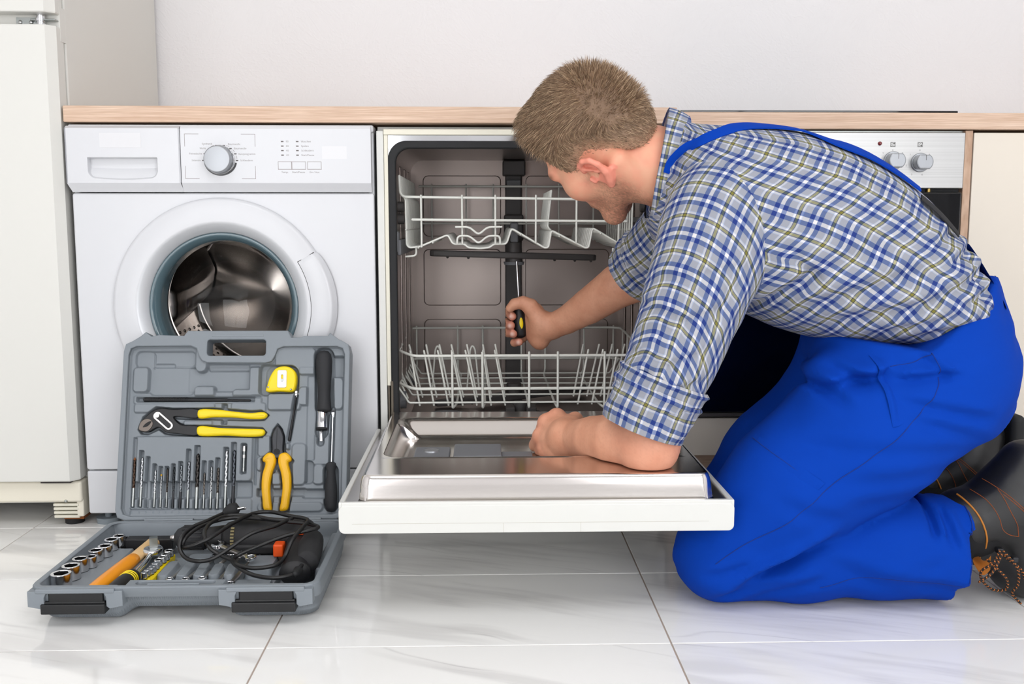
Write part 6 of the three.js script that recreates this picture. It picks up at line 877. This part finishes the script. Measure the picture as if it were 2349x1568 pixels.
{ // pocket edge that gapes at the hip
  const P = onSurf(trousers, FLAP, 30, 0); own('pocket_edge', grid(30, 6, (u, v) => { const p = P[Math.min(P.length - 1, Math.round(u * (P.length - 1)))], b = Math.sin(PI * clamp(u * 0.9 + 0.02)); return [p.x + 0.016 * v - 0.003, p.y + 0.004 * v, p.z - 0.001 + 0.0045 * Math.sin(PI * Math.min(v * 1.4, 1)) * b + 0.005 * b * (1 - v)]; }), BLUE, null, TR);
  const P2 = onSurf(trousers, SEAM2, 30, 0); own('thigh_pocket', grid(30, 3, (u, v) => { const p = P2[Math.min(P2.length - 1, Math.round(u * (P2.length - 1)))]; return [p.x + 0.012 * (v - 0.5), p.y + 0.013 * (v - 0.5), p.z + 0.0012 * Math.sin(PI * v) + 0.0004 - 0.004 * v * (1 - u)]; }), BLUE, null, TR);
}
// shoulder straps lie on the shirt
const fit = (x, y, fm = 1.42) => { let best = null, bd = 1e9; for (let s = 0; s <= 11; s += 0.1) for (let f = -0.1; f <= fm; f += 0.03) { const p = torsoAt(s, f, 0, false), d = Math.hypot(p.x - x, p.y - y) - 0.02 * p.z; if (d < bd) { bd = d; best = [s, f]; } } return best; };
const ribbon = (pts, w, off, th) => { // pts: [s, phi] on the torso
  const C = pts.map(([s, f]) => torsoAt(s, f, off, false)), crv = new THREE.CatmullRomCurve3(C, false, 'centripetal'), NN = new THREE.CatmullRomCurve3(pts.map(([s, f]) => torsoAt(s, f, off + 0.05, false).sub(torsoAt(s, f, off, false)).multiplyScalar(20)), false, 'centripetal'), n = 80, W = (t) => { const k = t * (w.length - 1), i = Math.min(Math.floor(k), w.length - 2); return lerp(w[i], w[i + 1], k - i); };
  const at = (u, v, o) => { const t = u, c = crv.getPoint(t), T = crv.getTangent(t), N = NN.getPoint(t).normalize(), B = T.clone().cross(N).normalize(), k = (v - 0.5) * W(t); return c.addScaledVector(B, k).addScaledVector(N, o - 1.2 * k * k * 4); };
  return join([grid(n, 6, (u, v) => at(u, v, th).toArray()), grid(n, 6, (u, v) => at(u, 1 - v, 0).toArray()), grid(n, 1, (u, v) => at(u, 0, lerp(0, th, v)).toArray()), grid(n, 1, (u, v) => at(u, 1, lerp(th, 0, v)).toArray())]);
};
const SP = STRAP.map(([x, y], i) => fit(x, y, i > 7 ? 1.02 : 1.2)), EL = ELASTIC.map(([x, y]) => fit(x, y, 0.86));
own('shoulder_strap', ribbon(SP, STRAPW.map((w) => w * 1.25), 0.0042, 0.0022), BLUE, null, TR);
own('elastic_strap', ribbon(EL, [0.018, 0.018, 0.018, 0.017], 0.0035, 0.002), mat(0x1d1d20, 0.8), 'black elastic', TR);
own('shoulder_strap', ribbon([[8.2, 2.1], [7.4, 1.95], [6.6, 1.85], [5.6, 1.8], [4.6, 1.78]], [0.022, 0.028, 0.03, 0.03, 0.028], 0.005, 0.003), BLUE, null, TR);
own('back_bib', grid(24, 40, (u, v) => { const s = lerp(0.35, 2.0, v), f = PI / 2 + lerp(-0.75, 0.75, u) * (1 - 0.45 * v); return torsoAt(s, f, 0.014 - 0.006 * v, false).toArray(); }), BLUE, null, TR);
// ---------- boots ----------
{
  const LEATHER = mat(0x131314, 0.45, 0, { bumpMap: tex(256, 256, (u, v) => 128 + 127 * wrapN(u, v, 60, 60, 4.4, 3), false, 18, 18), bumpScale: 0.0006 });
  const boot = (x, y, z) => { // sole towards +x, toe on the floor
    let d = cone(x, y, z, q4(0.79, 0.13, 0.43, 0.056), q4(0.86, 0.14, 0.43, 0.055)); d = smin(d, cone(x, y, z, q4(0.855, 0.165, 0.43, 0.053), q4(0.888, 0.222, 0.43, 0.045)), 0.03); d = smin(d, cone(x, y, z, q4(0.87, 0.17, 0.43, 0.05), q4(0.89, 0.06, 0.43, 0.048)), 0.03); d = smin(d, cone(x, y, z, q4(0.89, 0.06, 0.43, 0.046), q4(0.905, 0.048, 0.43, 0.044)), 0.03);
    d = smin(d, cone(x, y, z, q4(0.8, 0.075, 0.43, 0.02), q4(0.825, 0.09, 0.43, 0.032)), 0.02);
    d += 0.0012 * fbm(x * 60, y * 60, z * 60, 2); d = smax(d, 0.742 + (0.18 - y) * 0.5 - x, 0.008); return smax(d, 0.003 - y, 0.004);
  };
  const make = (label, off, sock) => {
    const B = own('boot', nets(boot, [0.72, -0.002, 0.36], [0.97, 0.285, 0.5], 0.004), LEATHER, label);
    own('sole', join([box(0.928, 0.955, 0.012, 0.268, 0.385, 0.475, 0.012), ...[0, 1, 2, 3, 4, 5].map((i) => box(0.954, 0.964, 0.02 + i * 0.042, 0.046 + i * 0.042, 0.388, 0.472, 0.003))]), M.rubber, null, B);
    const line = (L) => { const q = onSurf(boot, L, 40, 0.0003); return q.length > 2 ? q : [V3(0.8, 0.1, 0.43), V3(0.81, 0.1, 0.43)]; }, oc = mat(0x8f4618, 0.8);
    own('piping', sweep(line(BOOTLINES.pipe), 0.0016, 6), mat(0xb87324, 0.6), 'orange-brown piping', B);
    for (const k of ['st1', 'st2', 'st3']) own('stitching', sweep(line(BOOTLINES[k]), 0.0006, 5), oc, 'orange stitching', B);
    own('stitching', sweep(line(BOOTLINES.st1).map((p) => p.clone().add(V3(-0.001, -0.0035, 0.0006))), 0.0006, 5), oc, 'orange stitching', B);
    B.position.add(V3(...off)); return B;
  };
  const near = make('black leather work boot', [0, 0, 0]);
  make('black leather work boot', [0.03, 0.004, -0.215]);
  const lt = tex(16, 64, (u, v) => ((Math.floor(v * 8) + Math.floor(u * 4)) % 4 === 0 ? [196, 110, 40] : [28, 24, 22]), true, 1, 80), lm = mat(0xffffff, 0.8, 0, { map: lt });
  const zL = [0.492, 0.496, 0.499, 0.49]; [LACE1, LACE2, LACE3, LACE4].forEach((L, i) => own('lace', sweep(smooth(L.map(([x, y], k) => [x, Math.max(y, 0.006), zL[i] + 0.008 * Math.sin(k * 1.3)]), 60), 0.002, 8), lm, 'black lace flecked with orange', near));
  for (const [x, y] of [[0.823, 0.1], [0.848, 0.085]]) own('lace_hook', box(x - 0.005, x + 0.005, y - 0.005, y + 0.004, 0.478, 0.49, 0.002), M.toolSteel, null, near);
  own('boot_tongue', grid(16, 14, (u, v) => [0.79 + 0.022 * v, 0.066 + 0.024 * u - 0.008 * Math.sin(PI * v), 0.485 - 0.018 * Math.cos(PI * (u - 0.5)) * (1 - v) - 0.004 * v]), new THREE.MeshPhysicalMaterial({ color: 0xb06a1e, roughness: 0.8, side: THREE.DoubleSide }), 'tan tongue lining', near);
  for (const [dz, dx, n] of [[0, 0, 0], [-0.21, 0.02, 1]]) own('sock', sweep([[0.7 + dx, 0.105, 0.43 + dz], [0.76 + dx, 0.115, 0.43 + dz], [0.83 + dx, 0.13, 0.43 + dz]], 0.054, 24), mat(0x141416, 0.95));
}
// screwdriver held in his right hand
{
  const t = thing('held_screwdriver', 'black screwdriver with yellow inlay gripped in the hand', 'screwdriver', DRV[1]), A = V3(...DRV[0]), B = V3(...DRV[1]), C = V3(...DRV[2]);
  part('shaft', sweep([A, B.clone().lerp(C, 0.1)], 0.0025, 12), M.chrome, t);
  const up = B.clone().sub(C).normalize(), q = new THREE.Quaternion().setFromUnitVectors(V3(0, 1, 0), up);
  const h = part('handle', lathe([[0.0005, 0.001], [0.008, 0], [0.0108, -0.004], [0.0105, -0.012], [0.0115, -0.03], [0.0135, -0.045], [0.0138, -0.06], [0.012, -0.076], [0.008, -0.083], [0.0005, -0.085]], 28).applyQuaternion(q).translate(B.x, B.y, B.z), M.toolBlack, t);
  part('yellow_inlay', new THREE.SphereGeometry(1, 20, 14).scale(0.0052, 0.0155, 0.004).translate(0.0015, -0.052, 0.0105).applyQuaternion(q).translate(B.x, B.y, B.z), M.yellow, h, 'yellow oval inlay');
}
scene.traverse((o) => { if (o.isMesh) { o.castShadow = true; o.receiveShadow = true; } });
renderer.render(scene, camera);
